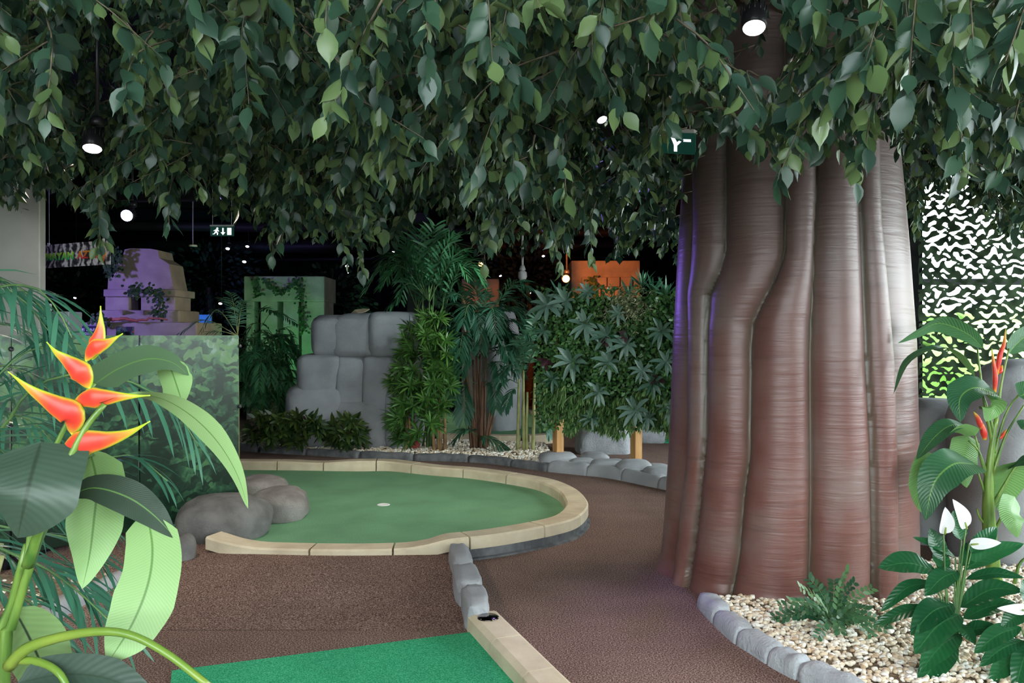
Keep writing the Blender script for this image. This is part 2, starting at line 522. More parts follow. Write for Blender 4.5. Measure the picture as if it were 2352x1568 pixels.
# ------------------------------------------------------------------ the hall: floor, ceiling, walls, windows
def struct(name, V, F, mat, smooth=False, label=None):
    o = add(name, V, F, mat, None, smooth)
    if name.startswith('floor'):                     # the carpets share one origin so that their grain runs on
        o.data.transform(Matrix.Translation(o.location))
        o.location = (0, 0, 0)
    return setp(o, label, None, None, 'structure')

X0, X1, Y0, Y1, ZC = ROOM['x0'], ROOM['x1'], ROOM['y0'], ROOM['y1'], ROOM['zc']
struct('floor', *box((X0, Y0, -0.2), (X1, Y1, 0.0)), m_brown, label='speckled brown carpet floor')
struct('ceiling', *box((X0, Y0, ZC), (X1, Y1, ZC + 0.2)), m_dark, label='black painted ceiling')
struct('wall_back', *box((X0, Y1, -0.2), (3.9, Y1 + 0.2, ZC + 0.2)), m_darkwall)
struct('wall_left', *box((X0 - 0.2, Y0, -0.2), (X0, Y1, ZC + 0.2)), m_darkwall)
struct('wall_side', *box((3.9, 11.2, -0.2), (4.0, Y1 + 0.2, ZC + 0.2)), m_darkwall)
struct('wall_side_end', *box((3.9, 8.3, -0.2), (4.0, 8.6, ZC + 0.2)), m_darkwall)
struct('wall_side_sill', *box((3.9, 8.6, -0.2), (4.0, 11.2, 0.4)), m_darkwall)
struct('wall_side_lintel', *box((3.9, 8.6, 3.1), (4.0, 11.2, ZC + 0.2)), m_darkwall)
# wall with the netted window
struct('wall_right', *box((3.9, 8.1, -0.2), (4.02, 8.3, ZC + 0.2)), m_darkwall)
struct('wall_right_sill', *box((4.02, 8.1, -0.2), (7.2, 8.3, 0.5)), m_darkwall)
struct('wall_right_lintel', *box((4.02, 8.1, 3.2), (7.2, 8.3, ZC + 0.2)), m_darkwall)
mb = MB()
mb.put(*box((4.02, 8.16, 2.05), (7.0, 8.26, 2.11)))
w1 = struct('window_1', np.concatenate(mb.V), mb.F, m_frame, label='metal glazing bar of the netted window')
# long window wall on the right side, and the one behind the camera
struct('wall_window_sill', *box((7.0, Y0, -0.2), (7.2, 8.1, 1.0)), m_wall)
struct('wall_window_lintel', *box((7.0, Y0, 3.4), (7.2, 8.1, ZC + 0.2)), m_wall)
struct('wall_window_end', *box((7.0, 7.0, 1.0), (7.2, 8.1, 3.4)), m_wall)
struct('wall_window_corner', *box((7.0, Y0, 1.0), (7.2, -2.0, 3.4)), m_wall)
struct('wall_rear_sill', *box((X0, Y0 - 0.2, -0.2), (7.2, Y0, 1.4)), m_wall)
struct('wall_rear_lintel', *box((X0, Y0 - 0.2, 3.9), (7.2, Y0, ZC + 0.2)), m_wall)
struct('wall_rear_end', *box((X0, Y0 - 0.2, 1.4), (-4.5, Y0, 3.9)), m_wall)
struct('wall_rear_corner', *box((3.5, Y0 - 0.2, 1.4), (7.2, Y0, 3.9)), m_wall)
for i, (lo, hi) in enumerate([((-4.5 + k * 2.0 - 0.04, Y0 - 0.15, 1.4), (-4.5 + k * 2.0 + 0.04, Y0 - 0.05, 3.9)) for k in range(1, 4)]):
    struct('window_%d' % (2 + i), *box(lo, hi), m_frame)
for i in range(3):
    y = -2 + 2.25 * (i + 1)
    struct('window_%d' % (6 + i), *box((7.05, y - 0.04, 1.0), (7.15, y + 0.04, 3.4)), m_frame)
# beige pillar at the left
struct('wall_pillar', *bevel_box((-8.0, 8.88, 0), (-5.07, 9.0, ZC), 0.01, 1), m_wall, label='plain beige wall end beside the hanging sign')
# outside lawn and shrub bank seen bright through the net
struct('ground_outside', *box((4.0, 8.3, -0.5), (60, 70, -0.3)), m_grass)
V, F = rockform((18, 20, 0.6), (20, 4, 3.4), 0.7, 0.25, 3.0, 3, 0, 5)
setp(add('outdoor_hedge', V, F, m_grass), 'sunlit green hedge outside behind the camouflage net', 'hedge')

# ------------------------------------------------------------------ carpet ramp up to the green
RZ = 0.06
def ramp_z(y):
    t = min(max((y - 4.45) / 1.0, 0), 1)
    return 0.002 + (RZ - 0.002) * (t * t * (3 - 2 * t))
ys = np.linspace(4.35, 6.4, 30)
V, F = [], []
for y in ys:
    xr = np.interp(y, [4.35, 5.65, 6.4], [-0.235, -0.42, -0.42])
    V += [(-3.2, y, ramp_z(y)), (xr, y, ramp_z(y)), (xr, y, -0.02)]
for i in range(len(ys) - 1):
    a, b = i * 3, i * 3 + 3
    F += [(a, a + 1, b + 1, b), (a + 1, a + 2, b + 2, b + 1)]
struct('floor_ramp', V, F, m_brown, False, 'brown carpet rising to the putting green')

# ------------------------------------------------------------------ putting green with its kerb
green = thing('putting_green', 'kidney-shaped green putting surface with cream kerb and white-rimmed hole', 'putting green', (-1.1, 7.2, 0))
# outer top edge of the kerb: (pixel x, pixel y, height of kerb top)
edge_px = [(470, 1232, .165), (520, 1246, .135), (583, 1257, .105), (650, 1260, .10), (717, 1261.5, .10), (825, 1262, .10), (927, 1259, .105), (985, 1250, .13), (1033, 1238, .16),
           (1110, 1230, .16), (1187, 1219, .16), (1276, 1202, .16), (1325, 1187, .16), (1350, 1163, .16), (1346, 1143, .16), (1323, 1121, .16), (1272, 1100, .16),
           (1191, 1085, .16), (1101, 1073, .16), (1008, 1066, .16), (910, 1054, .175), (825, 1053, .18), (744, 1057, .155), (672, 1054, .165), (559, 1053, .165), (400, 1050, .165), (200, 1048, .165)]
outer = np.array([G(x, y, z) for x, y, z in edge_px])
outer = catmull(outer, 150)
tan = np.gradient(outer[:, :2], axis=0)
tan /= np.linalg.norm(tan, axis=1)[:, None]
nin = np.stack([-tan[:, 1], tan[:, 0]], 1)         # towards the inside of the green (counter-clockwise path)
KW = 0.19
inner = outer.copy()
inner[:, :2] += nin * KW
GZ = 0.07
# turf
loop = list(inner[2:-2, :2] - nin[2:-2] * 0.05)
loop += [np.array([-5.0, 7.2]), np.array([-2.6, 6.4])]
bm = bmesh.new()
vs = [bm.verts.new((p[0], p[1], GZ)) for p in loop]
bm.faces.new(vs)
bmesh.ops.triangulate(bm, faces=list(bm.faces))
bm.verts.index_update()
Vt = np.array([v.co[:] for v in bm.verts]); Ft = [tuple(v.index for v in f.verts) for f in bm.faces]
bm.free()
add('turf', Vt, Ft, m_turf, green, False)
# plinth under the raised right-hand part
sel = np.where(outer[:, 0] > -0.47)[0]
pl = outer[sel.min():sel.max() + 1]
prof_n = nin[sel.min():sel.max() + 1]
V, F = [], []
for p, n in zip(pl, prof_n):
    q = p[:2] - n * 0.015
    r = p[:2] + n * 0.1
    V += [(q[0], q[1], 0.0), (q[0], q[1], 0.012), (p[0] + n[0] * .012, p[1] + n[1] * .012, 0.016), (p[0] + n[0] * 0.01, p[1] + n[1] * 0.01, p[2] - 0.083), (r[0], r[1], p[2] - 0.083)]
for i in range(len(pl) - 1):
    for k in range(4):
        F.append((i * 5 + k, (i + 1) * 5 + k, (i + 1) * 5 + k + 1, i * 5 + k + 1))
add('plinth', V, F, m_plinth, green, False, label='dark grey rendered plinth')
# kerb blocks, each a cast segment with a joint between
joints = [0, 11, 19, 27, 36, 43, 50, 58, 66, 74, 83, 92, 100, 108, 116, 124, 132, 140, 149]
for a, b in zip(joints[:-1], joints[1:]):
    idx = np.linspace(a + 0.10, b - 0.10, 14)
    O = np.stack([np.interp(idx, np.arange(150), outer[:, k]) for k in range(3)], 1)
    N = np.stack([np.interp(idx, np.arange(150), nin[:, k]) for k in range(2)], 1)
    V, F = [], []
    for p, n in zip(O, N):
        zb = min(GZ - 0.03, p[2] - 0.06)
        zo = p[2] - 0.085
        prof = [(0.0, zo), (0.0, p[2] - 0.012), (0.012, p[2]), (KW - 0.02, p[2]), (KW - 0.004, p[2] - 0.016), (KW, zb)]
        for d, z in prof:
            V.append((p[0] + n[0] * d, p[1] + n[1] * d, z))
    m_ = len(prof)
    for i in range(len(O) - 1):
        for k in range(m_ - 1):
            F.append((i * m_ + k, i * m_ + k + 1, (i + 1) * m_ + k + 1, (i + 1) * m_ + k)[::-1])
    F.append(tuple(range(m_)))
    F.append(tuple((len(O) - 1) * m_ + k for k in range(m_))[::-1])
    add('kerb_block', V, F, m_cream, green, False)
# cup
c = G(881, 1159, GZ)
V, F = lathe([(0.052, -0.03), (0.055, -0.02), (0.056, 0.003), (0.050, 0.005), (0.046, 0.003), (0.0, 0.003)], c, seg=28)
m_cup = surf('white_plastic', (0.9, 0.9, 0.88), None, rough=0.5)
add('cup', V, F, m_cup, green, True, label='white rimmed hole cup')

# boulders at the edge of the green beside the printed screen
def boulder(name, px0, px1, ytop, ybase, Y, depth, label, mat, seed, boxy=0.75, amp=0.12, rot=0.0, sub=4, base=None, cat='rock'):
    a, b = P(px0, ybase, Y), P(px1, ybase, Y)
    zt = P(0, ytop, Y)[2]
    zb = base if base is not None else a[2]
    cx = (a[0] + b[0]) / 2
    # centre height chosen so that the form sits a little into the ground
    h = zt - zb
    V, F = rockform((cx, Y + depth * 0.25, zb + h * 0.35), (b[0] - a[0], depth, h * 1.3), boxy, amp, 1.6, seed, rot, sub)
    V[:, 2] = np.maximum(V[:, 2], zb - 0.02)
    return setp(add(name, V, F, mat), label, cat)
boulder('boulder', 396, 604, 1142, 1232, 6.05, 0.62, 'large domed grey boulder where kerb meets the printed screen', m_rockd, 5, 0.8, 0.10, base=0.03)
boulder('boulder', 560, 696, 1128, 1205, 6.65, 0.55, 'low rounded boulder lying on the putting turf', m_rockw, 8, 0.7, 0.10, base=0.05)
boulder('boulder', 520, 655, 1100, 1150, 7.35, 0.5, 'brownish boulder behind the low one on the turf', m_rockw, 12, 0.7, 0.12, base=0.05)
boulder('boulder', 398, 440, 1232, 1266, 5.5, 0.2, 'small grey stone beside the large domed boulder', m_rockd, 9, 0.8, 0.1, base=0.03)

# ------------------------------------------------------------------ tee mat and tee kerb
A, B = G(395, 1540, 0.006), G(1078, 1452, 0.006)
d = unit((B - A)); e = np.array([d[1], -d[0], 0])
V = [A, B, B + e * 0.95, A + e * 0.95]
V = [v * np.array([1, 1, 0]) + np.array([0, 0, z]) for z in (0.0, 0.008) for v in V]
setp(add('tee_mat', V, [(0, 3, 2, 1), (4, 5, 6, 7), (0, 1, 5, 4), (1, 2, 6, 5), (2, 3, 7, 6), (3, 0, 4, 7)], m_mat, None, False),
     'bright green rectangular tee mat on the brown carpet', 'mat')
tk = thing('tee_kerb', 'straight cream kerb with round metal disc along the tee mat', 'kerb', (B[0], B[1], 0))
s0 = B - d * 0.012 + d * 0.012
for i, (a, b) in enumerate([(-0.04, 0.34), (0.345, 0.76), (0.765, 1.2), (1.205, 1.7), (1.705, 2.1)]):
    V = []
    for t in (a, b):
        o = s0 + e * t
        for w, z in ((0.0, 0.0), (0.004, 0.07), (0.032, 0.09), (0.15, 0.09), (0.165, 0.082), (0.17, 0.0)):
            V.append((o[0] + d[0] * w, o[1] + d[1] * w, z))
    F = [(k, k + 1, k + 7, k + 6) for k in range(5)] + [(5, 0, 6, 11), (5, 4, 3, 2, 1, 0), (6, 7, 8, 9, 10, 11)]
    add('kerb_block', V, F, m_cream, tk, False)
c = s0 + e * 0.055 + d * 0.085
V, F = lathe([(0.056, 0.088), (0.056, 0.094), (0.051, 0.098), (0.0, 0.097)], (c[0], c[1], 0), seg=32)
add('disc', V, F, m_chrome, tk, True, label='round polished metal disc')

# rough stones between the tee kerb and the green
row = [((-0.20, 4.52), 0.125, 0.19, 0.155, 'nearest the metal disc'), ((-0.265, 4.92), 0.15, 0.24, 0.155, 'in the middle of the short stone row'), ((-0.335, 5.38), 0.125, 0.27, 0.16, 'touching the putting green kerb')]
for i, ((x, y), w, l, h, where) in enumerate(row):
    V, F = rockform((x, y, h * 0.36), (w * 1.12, l * 2.15, h * 1.25), 0.55, 0.13, 2.0, 20 + i, 0.14, 4)
    V[:, 2] = np.maximum(V[:, 2], 0.0)
    setp(add('edging_stone', V, F, m_rock), 'rough grey stone ' + where, 'stone', 'stones between tee kerb and putting green')

# ------------------------------------------------------------------ the great trunk
tree = thing('ficus_tree', 'giant artificial tree with fluted red-brown trunk and ficus leaf canopy', 'tree', (1.84, 5.42, 0))
TC = np.array([1.84, 5.42])
z_k = np.array([-0.01, 0.03, 0.08, 0.3, 0.9, 1.5, 2.1, 2.7, 3.3, 4.1])
lft = np.array([1502, 1512, 1520, 1527, 1537, 1543, 1553, 1566, 1580, 1600])
rgt = np.array([2118, 2118, 2118, 2117, 2116, 2109, 2090, 2068, 2050, 2035])
tl, tr = (lft - CX) / F_PX, (rgt - CX) / F_PX
# radius of the circle about TC that the left and right sight lines touch
def touch(t):
    nrm = np.sqrt(1 + t * t)
    return np.abs(TC[0] - t * TC[1]) / nrm
R_l, R_r = touch(tl), touch(tr)
def hit_angle(px, R):
    t = (px - CX) / F_PX
    a = 1 + t * t
    b = -2 * (t * TC[0] + TC[1])
    cc = TC @ TC - R * R
    disc = max(b * b - 4 * a * cc, 0.0)
    y = (-b - math.sqrt(disc)) / (2 * a)
    return math.atan2(y - TC[1], t * y - TC[0])
seams = [
    [(486, 1589), (657, 1578), (800, 1580), (1086, 1577), (1229, 1564), (1343, 1557)],
    [(428, 1657), (564, 1656), (614, 1643), (671, 1618), (764, 1616), (1014, 1614), (1193, 1600), (1357, 1582)],
    [(457, 1803), (571, 1803), (610, 1793), (650, 1775), (700, 1745), (743, 1721), (800, 1716), (943, 1714), (1050, 1714), (1157, 1700), (1300, 1689), (1378, 1675)],
    [(443, 1878), (586, 1871), (800, 1866), (1157, 1868), (1335, 1863)],
    [(443, 1989), (657, 2000), (836, 2007), (1014, 2018), (1229, 2025), (1357, 2025)],
    [(500, 2039), (657, 2053), (836, 2068), (1014, 2071), (1264, 2075)]]
NZ, NT = 190, 560
zs = np.concatenate([np.linspace(-0.01, 0.12, 14), np.linspace(0.14, 4.1, NZ - 14)])
Rz_l, Rz_r = np.interp(zs, z_k, R_l), np.interp(zs, z_k, R_r)
yf = TC[1] - 0.72
th = np.linspace(-math.pi, math.pi, NT, endpoint=False)
V = np.zeros((NZ, NT, 3))
groove = np.zeros((NZ, NT))
back = [0.45, 1.05, 1.6, 2.15, 2.65]          # seams on the far side
for i, z in enumerate(zs):
    Rm = (Rz_l[i] + Rz_r[i]) / 2
    py = HY + (CAM_Z - z) / yf * F_PX
    ang = []
    for s in seams:
        sy, sx = zip(*s)
        ang.append(hit_angle(np.interp(py, sy, sx), Rm * 0.985))
    ang = sorted([a if a < 0.2 else a - 2 * math.pi for a in ang]) + back
    ang = np.array(ang)
    ang = np.sort((ang + math.pi) % (2 * math.pi) - math.pi)
    ext = np.concatenate([[ang[-1] - 2 * math.pi], ang, [ang[0] + 2 * math.pi]])
    k = np.searchsorted(ext, th, 'right') - 1
    wgap = ext[k + 1] - ext[k]
    u = (th - ext[k]) / wgap
    prof = np.abs(np.sin(math.pi * u)) ** 0.5
    dep = np.clip(0.24 * wgap, 0.03, 0.115)
    base = np.where(np.cos(th) < 0, Rz_l[i] * (-np.cos(th)).clip(0) + Rm * (1 - (-np.cos(th)).clip(0)), Rz_r[i] * np.cos(th).clip(0) + Rm * (1 - np.cos(th).clip(0)))
    r = base * (1 + 0.012 * np.sin(5 * th + z)) - dep * (1 - prof)
    bulge = 0.03 * np.exp(-((z - 1.75) / 0.3) ** 2) * np.exp(-((th + 2.0) / 0.25) ** 2)
    r = r + bulge
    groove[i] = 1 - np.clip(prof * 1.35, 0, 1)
    V[i, :, 0] = TC[0] + r * np.cos(th)
    V[i, :, 1] = TC[1] + r * np.sin(th)
    V[i, :, 2] = z
F = []
for i in range(NZ - 1):
    a = i * NT
    for k in range(NT):
        k2 = (k + 1) % NT
        F.append((a + k, a + k2, a + NT + k2, a + NT + k))
def trunkmat():
    m, nt, bs, out = _nodes('painted_trunk')
    L = nt.links
    tc = nt.nodes.new('ShaderNodeTexCoord')
    n1 = nt.nodes.new('ShaderNodeTexNoise'); n1.inputs['Scale'].default_value = 2.2; n1.inputs['Detail'].default_value = 6
    L.new(tc.outputs['Object'], n1.inputs['Vector'])
    col = _ramp(nt, n1.outputs['Fac'], [(0.34, (0.135, 0.046, 0.036)), (0.5, (0.185, 0.078, 0.064)), (0.68, (0.215, 0.135, 0.12))])
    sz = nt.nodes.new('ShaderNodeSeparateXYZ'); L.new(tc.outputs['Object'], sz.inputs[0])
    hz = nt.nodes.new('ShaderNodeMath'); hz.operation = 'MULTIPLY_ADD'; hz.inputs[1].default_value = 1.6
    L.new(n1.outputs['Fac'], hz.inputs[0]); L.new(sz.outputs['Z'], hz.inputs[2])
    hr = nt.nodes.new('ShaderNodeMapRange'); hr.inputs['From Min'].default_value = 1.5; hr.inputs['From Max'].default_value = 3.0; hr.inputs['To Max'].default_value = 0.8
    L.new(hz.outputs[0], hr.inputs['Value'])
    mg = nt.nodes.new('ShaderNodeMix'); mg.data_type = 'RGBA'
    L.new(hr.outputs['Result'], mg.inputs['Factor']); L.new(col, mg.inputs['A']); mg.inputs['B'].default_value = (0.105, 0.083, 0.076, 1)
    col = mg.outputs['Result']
    mp = nt.nodes.new('ShaderNodeMapping'); mp.inputs['Scale'].default_value = (1.3, 1.3, 17)
    L.new(tc.outputs['Object'], mp.inputs['Vector'])
    n2 = nt.nodes.new('ShaderNodeTexNoise'); n2.inputs['Scale'].default_value = 1.7; n2.inputs['Detail'].default_value = 5; n2.inputs['Distortion'].default_value = 0.6
    L.new(mp.outputs['Vector'], n2.inputs['Vector'])
    streak = _ramp(nt, n2.outputs['Fac'], [(0.28, (0.80, 0.79, 0.78)), (0.42, (1, 1, 1)), (0.8, (1.06, 1.06, 1.06))])
    mul = nt.nodes.new('ShaderNodeMix'); mul.data_type = 'RGBA'; mul.blend_type = 'MULTIPLY'; mul.inputs['Factor'].default_value = 1
    L.new(col, mul.inputs['A']); L.new(streak, mul.inputs['B'])
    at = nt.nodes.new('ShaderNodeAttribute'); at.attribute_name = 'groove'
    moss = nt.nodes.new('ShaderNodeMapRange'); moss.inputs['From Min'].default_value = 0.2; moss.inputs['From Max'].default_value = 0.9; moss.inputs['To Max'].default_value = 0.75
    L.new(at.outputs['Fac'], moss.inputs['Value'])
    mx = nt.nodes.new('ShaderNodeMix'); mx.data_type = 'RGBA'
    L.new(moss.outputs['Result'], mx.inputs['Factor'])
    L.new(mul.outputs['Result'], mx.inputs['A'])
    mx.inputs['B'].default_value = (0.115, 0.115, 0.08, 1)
    L.new(mx.outputs['Result'], bs.inputs['Base Color'])
    b = nt.nodes.new('ShaderNodeBump'); b.inputs['Strength'].default_value = 0.35; b.inputs['Distance'].default_value = 0.012
    L.new(n2.outputs['Fac'], b.inputs['Height'])
    L.new(b.outputs['Normal'], bs.inputs['Normal'])
    bs.inputs['Roughness'].default_value = 0.42
    bs.inputs['Specular IOR Level'].default_value = 0.5
    return m
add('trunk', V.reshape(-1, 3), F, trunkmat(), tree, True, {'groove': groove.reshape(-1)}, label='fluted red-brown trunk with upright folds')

# ------------------------------------------------------------------ canopy
LEAF_T = np.array([-0.16, 0.0, 0.14, 0.36, 0.58, 0.78, 0.90, 1.06])
LEAF_W = np.array([0.007, 0.010, 0.185, 0.285, 0.26, 0.125, 0.032, 0.0])
def leaf_template(fold, curl, wave, tint, width=1.0):
    V, F = [], []
    for j, (t, w) in enumerate(zip(LEAF_T, LEAF_W * width)):
        for s in (-1, 0, 1):
            wv = wave * math.sin(t * 9 + (1.3 if s > 0 else 0)) * abs(s) if 0 < j < 7 else 0
            V.append((s * w, t, fold * w * abs(s) - curl * max(t, 0) ** 2 + wv))
    n = len(LEAF_T)
    for j in range(n - 1):
        for s in (0, 1):
            a = j * 3 + s
            F.append((a, a + 1, a + 4, a + 3))
    return np.array(V), F, tint
TEMPL = [leaf_template(0.35, 0.10, 0.012, 0.15), leaf_template(0.15, 0.22, 0.02, 0.45), leaf_template(0.5, 0.05, 0.01, 0.7, 0.9),
         leaf_template(-0.2, 0.16, 0.025, 0.3, 1.05), leaf_template(0.25, 0.3, 0.02, 0.9, 0.92), leaf_template(0.4, -0.08, 0.03, 0.55)]
prof_x = [-400, 0, 60, 105, 150, 200, 240, 265, 330, 370, 390, 410, 470, 560, 620, 700, 760, 800, 830, 870, 930, 940, 1000, 1060, 1100, 1150, 1250, 1290, 1340, 1380, 1480, 1560, 1575, 1600, 1700, 1760, 1810, 1850, 1960, 2000, 2060, 2090, 2110, 2150, 2200, 2260, 2300, 2352, 2700]
prof_y = [490, 500, 500, 480, 470, 480, 560, 470, 450, 500, 525, 470, 500, 540, 590, 570, 560, 600, 620, 590, 560, 500, 520, 540, 590, 610, 600, 620, 580, 620, 600, 620, 400, 340, 330, 420, 430, 340, 430, 400, 350, 470, 500, 430, 440, 440, 510, 550, 560]
def in_hole(px, py, y):
    if y < 5.42 and 182 < px < 258 and 95 < py < 362: return True
    if y < 4.43 and 1690 < px < 1775 and -20 < py < 98: return True
    if y < 5.2 and 1535 < px < 1600 and 305 < py < 352: return True
    if y < 8.0 and 1370 < px < 1396 and 262 < py < 288: return True
    return False
sprays = []
def make_spray(top, tip, nleaf, size, sag=0.12):
    top, tip = np.asarray(top, float), np.asarray(tip, float)
    mid = (top + tip) / 2 + np.array([0, 0, sag * np.linalg.norm(tip - top)]) + rng.normal(0, 0.02, 3)
    pts = catmull([top, mid, tip], 9)
    T = np.gradient(pts, axis=0); T /= np.linalg.norm(T, axis=1)[:, None]
    s = np.linspace(0.12, 1.0, nleaf)
    side0 = unit(np.cross(unit(tip - top), [0, 0, 1]) + rng.normal(0, 0.3, 3))
    leaves = []
    for j, t in enumerate(s):
        p = np.array([np.interp(t, np.linspace(0, 1, 9), pts[:, k]) for k in range(3)])
        tt = np.array([np.interp(t, np.linspace(0, 1, 9), T[:, k]) for k in range(3)])
        sg = 1 if j % 2 else -1
        if j == nleaf - 1: sg = 0.1
        dvec = unit(side0 * sg * 0.6 + tt * 0.45 + np.array([0, 0, -0.75]) + rng.normal(0, 0.28, 3))
        ref = np.array([0.0, -0.25, 0.45]) + rng.normal(0, 0.75, 3)
        nvec = unit(ref - dvec * (ref @ dvec))
        L = size * rng.uniform(0.72, 1.15)
        p0 = p + dvec * 0.16 * L
        px, py = proj(p0 + dvec * L * 0.5)
        if in_hole(px, py, p0[1]): continue
        leaves.append((p0, dvec, nvec, L, int(rng.integers(0, 6))))
    return dict(pts=pts, leaves=leaves, y=(top[1] + tip[1]) / 2, r=0.0018 + 0.001 * rng.random())
# branches one can follow in the photo
hand = [(2030, -120, 1990, 140, 1.85), (2120, -130, 2085, 205, 1.95), (2230, -150, 2190, 230, 1.9), (2370, -110, 2310, 140, 1.75), (2260, -150, 2235, 90, 1.8), (2400, -30, 2345, 60, 1.9),
        (2080, 60, 1965, 410, 2.75), (1990, 80, 1785, 415, 2.7), (2215, 170, 2205, 400, 2.5), (2340, 230, 2300, 400, 2.7), (2010, 120, 1990, 330, 2.6), (1960, 90, 1730, 250, 3.0),
        (2130, 120, 2050, 270, 2.7), (1880, -60, 1860, 130, 2.7), (1120, -130, 1130, 130, 2.05), (940, -140, 985, 160, 2.1), (735, -160, 748, 50, 1.95), (1235, -130, 1240, 20, 1.85),
        (1300, 110, 960, 400, 2.7), (1290, 150, 1080, 420, 2.7), (1330, 60, 1430, 250, 2.7), (1440, -120, 1410, 230, 2.75), (1545, -80, 1580, 150, 2.8), (1310, 200, 1300, 440, 3.0),
        (575, -40, 535, 220, 3.1), (600, -80, 560, 120, 3.0), (440, 330, 262, 385, 3.6), (440, 350, 300, 420, 3.7), (410, 380, 388, 515, 3.9), (235, 430, 228, 575, 4.4), (210, 420, 238, 560, 4.4),
        (660, 300, 625, 590, 5.2), (800, 420, 832, 625, 5.4), (770, 430, 800, 600, 5.3), (700, 380, 640, 560, 5.0), (1180, 380, 1110, 600, 4.6), (1250, 420, 1290, 612, 4.3), (1370, 460, 1360, 600, 4.4),
        (1000, -120, 960, 110, 2.2), (1180, -100, 1150, 90, 2.2), (860, -90, 880, 130, 2.5), (1060, 160, 1070, 420, 3.0), (1160, 180, 1180, 400, 2.9), (730, 120, 640, 190, 3.2),
        (450, 20, 400, 200, 3.6), (640, 60, 700, 200, 3.3), (1620, 230, 1720, 340, 3.2), (1650, 120, 1610, 330, 3.4), (1480, 200, 1492, 345, 4.2), (1520, 190, 1512, 330, 4.1), (1450, 210, 1462, 360, 4.3), (1700, 180, 1660, 300, 3.6), (1800, 150, 1760, 300, 3.4), (1880, 200, 1900, 340, 3.3)]
for (x0, y0, x1, y1, yd) in hand:
    dx = rng.uniform(-0.1, 0.1)
    a, b = P(x0, y0, yd + 0.08 + dx), P(x1, y1, yd - 0.05)
    ln = np.linalg.norm(a - b)
    sprays.append(make_spray(a, b, max(8, int(ln / 0.023)), 0.082))
# the rest of the canopy: a slab of drooping sprays under the ceiling
N_WANT, tries = 2500, 0
while len(sprays) < N_WANT and tries < 60000:
    tries += 1
    y = 1.95 + (9.2 - 1.95) * rng.random() ** 0.72
    x = rng.uniform(-1, 1) * (0.66 * y + 0.45)
    zmax = min(1.55 + 0.42 * y + 0.2, 3.8)
    zlow = 2.14 + 0.16 * noise.noise(Vector((x * 0.9, y * 0.9, 0)))
    z = rng.uniform(zlow, zmax)
    if x > 3.7 and y > 7.6: continue
    dd = math.hypot(x - TC[0], y - TC[1])
    if dd < 0.85: continue
    if abs(x + 1.2) < 0.5 and abs(y - 7.0) < 0.5 and z < 2.7: continue
    if abs(x - 0.35) < 0.4 and abs(y - 5.9) < 0.4 and z < 2.7: continue
    px, py = proj((x, y, z - 0.05))
    lim = np.interp(px, prof_x, prof_y)
    if py > lim - 6: continue
    if 1290 < px < 1610 and 270 < py < 400 and y < 5.2 and rng.random() < 0.55: continue
    az = rng.uniform(0, 2 * math.pi)
    ln = rng.uniform(0.28, 0.5)
    dr = rng.uniform(0.35, 0.9)
    top = np.array([x, y, z]) + ln * np.array([math.cos(az) * (1 - dr * 0.6), math.sin(az) * (1 - dr * 0.6), dr])
    sp_ = make_spray(top, (x, y, z), int(ln / 0.024), 0.082)
    if any(in_hole(*proj(q), q[1]) for q in sp_['pts']): continue
    sprays.append(sp_)
for k in range(260):
    px = rng.uniform(2085, 2420)
    lim = np.interp(px, [2085, 2130, 2180, 2250, 2290, 2352, 2420], [580, 500, 450, 465, 525, 590, 600])
    y = rng.uniform(5.6, 7.5)
    tip = P(px, rng.uniform(300, lim), y)
    if math.hypot(tip[0] - TC[0], tip[1] - TC[1]) < 0.9: continue
    az = rng.uniform(0, 2 * math.pi)
    sprays.append(make_spray(tip + np.array([0.16 * math.cos(az), 0.16 * math.sin(az), 0.32]), tip, 14, 0.078))
sprays.sort(key=lambda s: s['y'])
def leaf_matrix(p, dv, nv, L):
    xv = np.cross(dv, nv)
    M = Matrix([[xv[0] * L, dv[0] * L, nv[0] * L, p[0]], [xv[1] * L, dv[1] * L, nv[1] * L, p[1]], [xv[2] * L, dv[2] * L, nv[2] * L, p[2]], [0, 0, 0, 1]])
    return M
leaf_me = [mesh('leaf', t[0], t[1], m_ficus, True, {'tint': np.full(len(t[0]), t[2])}) for t in TEMPL]
cand = []
for si, s in enumerate(sprays):
    for li, l in enumerate(s['leaves']):
        px, py = proj(l[0] + l[1] * l[3] * 0.5)
        if -10 < px < 2362 and -10 < py < 640:
            cand.append((l[3] / l[0][1], si, li))
cand.sort(reverse=True)
chosen = {(si, li) for _, si, li in cand[:300]}
own = {si for si, _ in chosen}
for si in range(len(sprays)):
    if len(own) >= 140: break
    px, py = proj(sprays[si]['pts'][5])
    if 0 < px < 2352 and 0 < py < 640: own.add(si)
twigs = MB()
LV, LF, LT = [], [], []
nv_ = 0
for si, s in enumerate(sprays):
    Vt_, Ft_ = tube(s['pts'], [s['r'] * 1.5, s['r'], s['r'] * 0.5], 4)
    if si in own:
        br = add('branch', Vt_, Ft_, m_bark, tree, True)
    else:
        twigs.put(Vt_, Ft_)
    for li, (p, dv, nv, L, ti) in enumerate(s['leaves']):
        if (si, li) in chosen:
            place('leaf', leaf_me[ti], br, leaf_matrix(p, dv, nv, L))
        else:
            tv, tf, tt = TEMPL[ti]
            Rm = np.stack([np.cross(dv, nv), dv, nv], 1) * L
            LV.append(tv @ Rm.T + p)
            LF.append(np.array(tf) + nv_)
            LT.append(np.full(len(tv), min(max(tt + rng.normal(0, 0.15), 0), 1)))
            nv_ += len(tv)
twigs.build('twigs', m_bark, tree, True, 'stuff')
add('foliage', np.concatenate(LV), np.concatenate(LF), m_ficus, tree, True, {'tint': np.concatenate(LT)}, 'stuff')
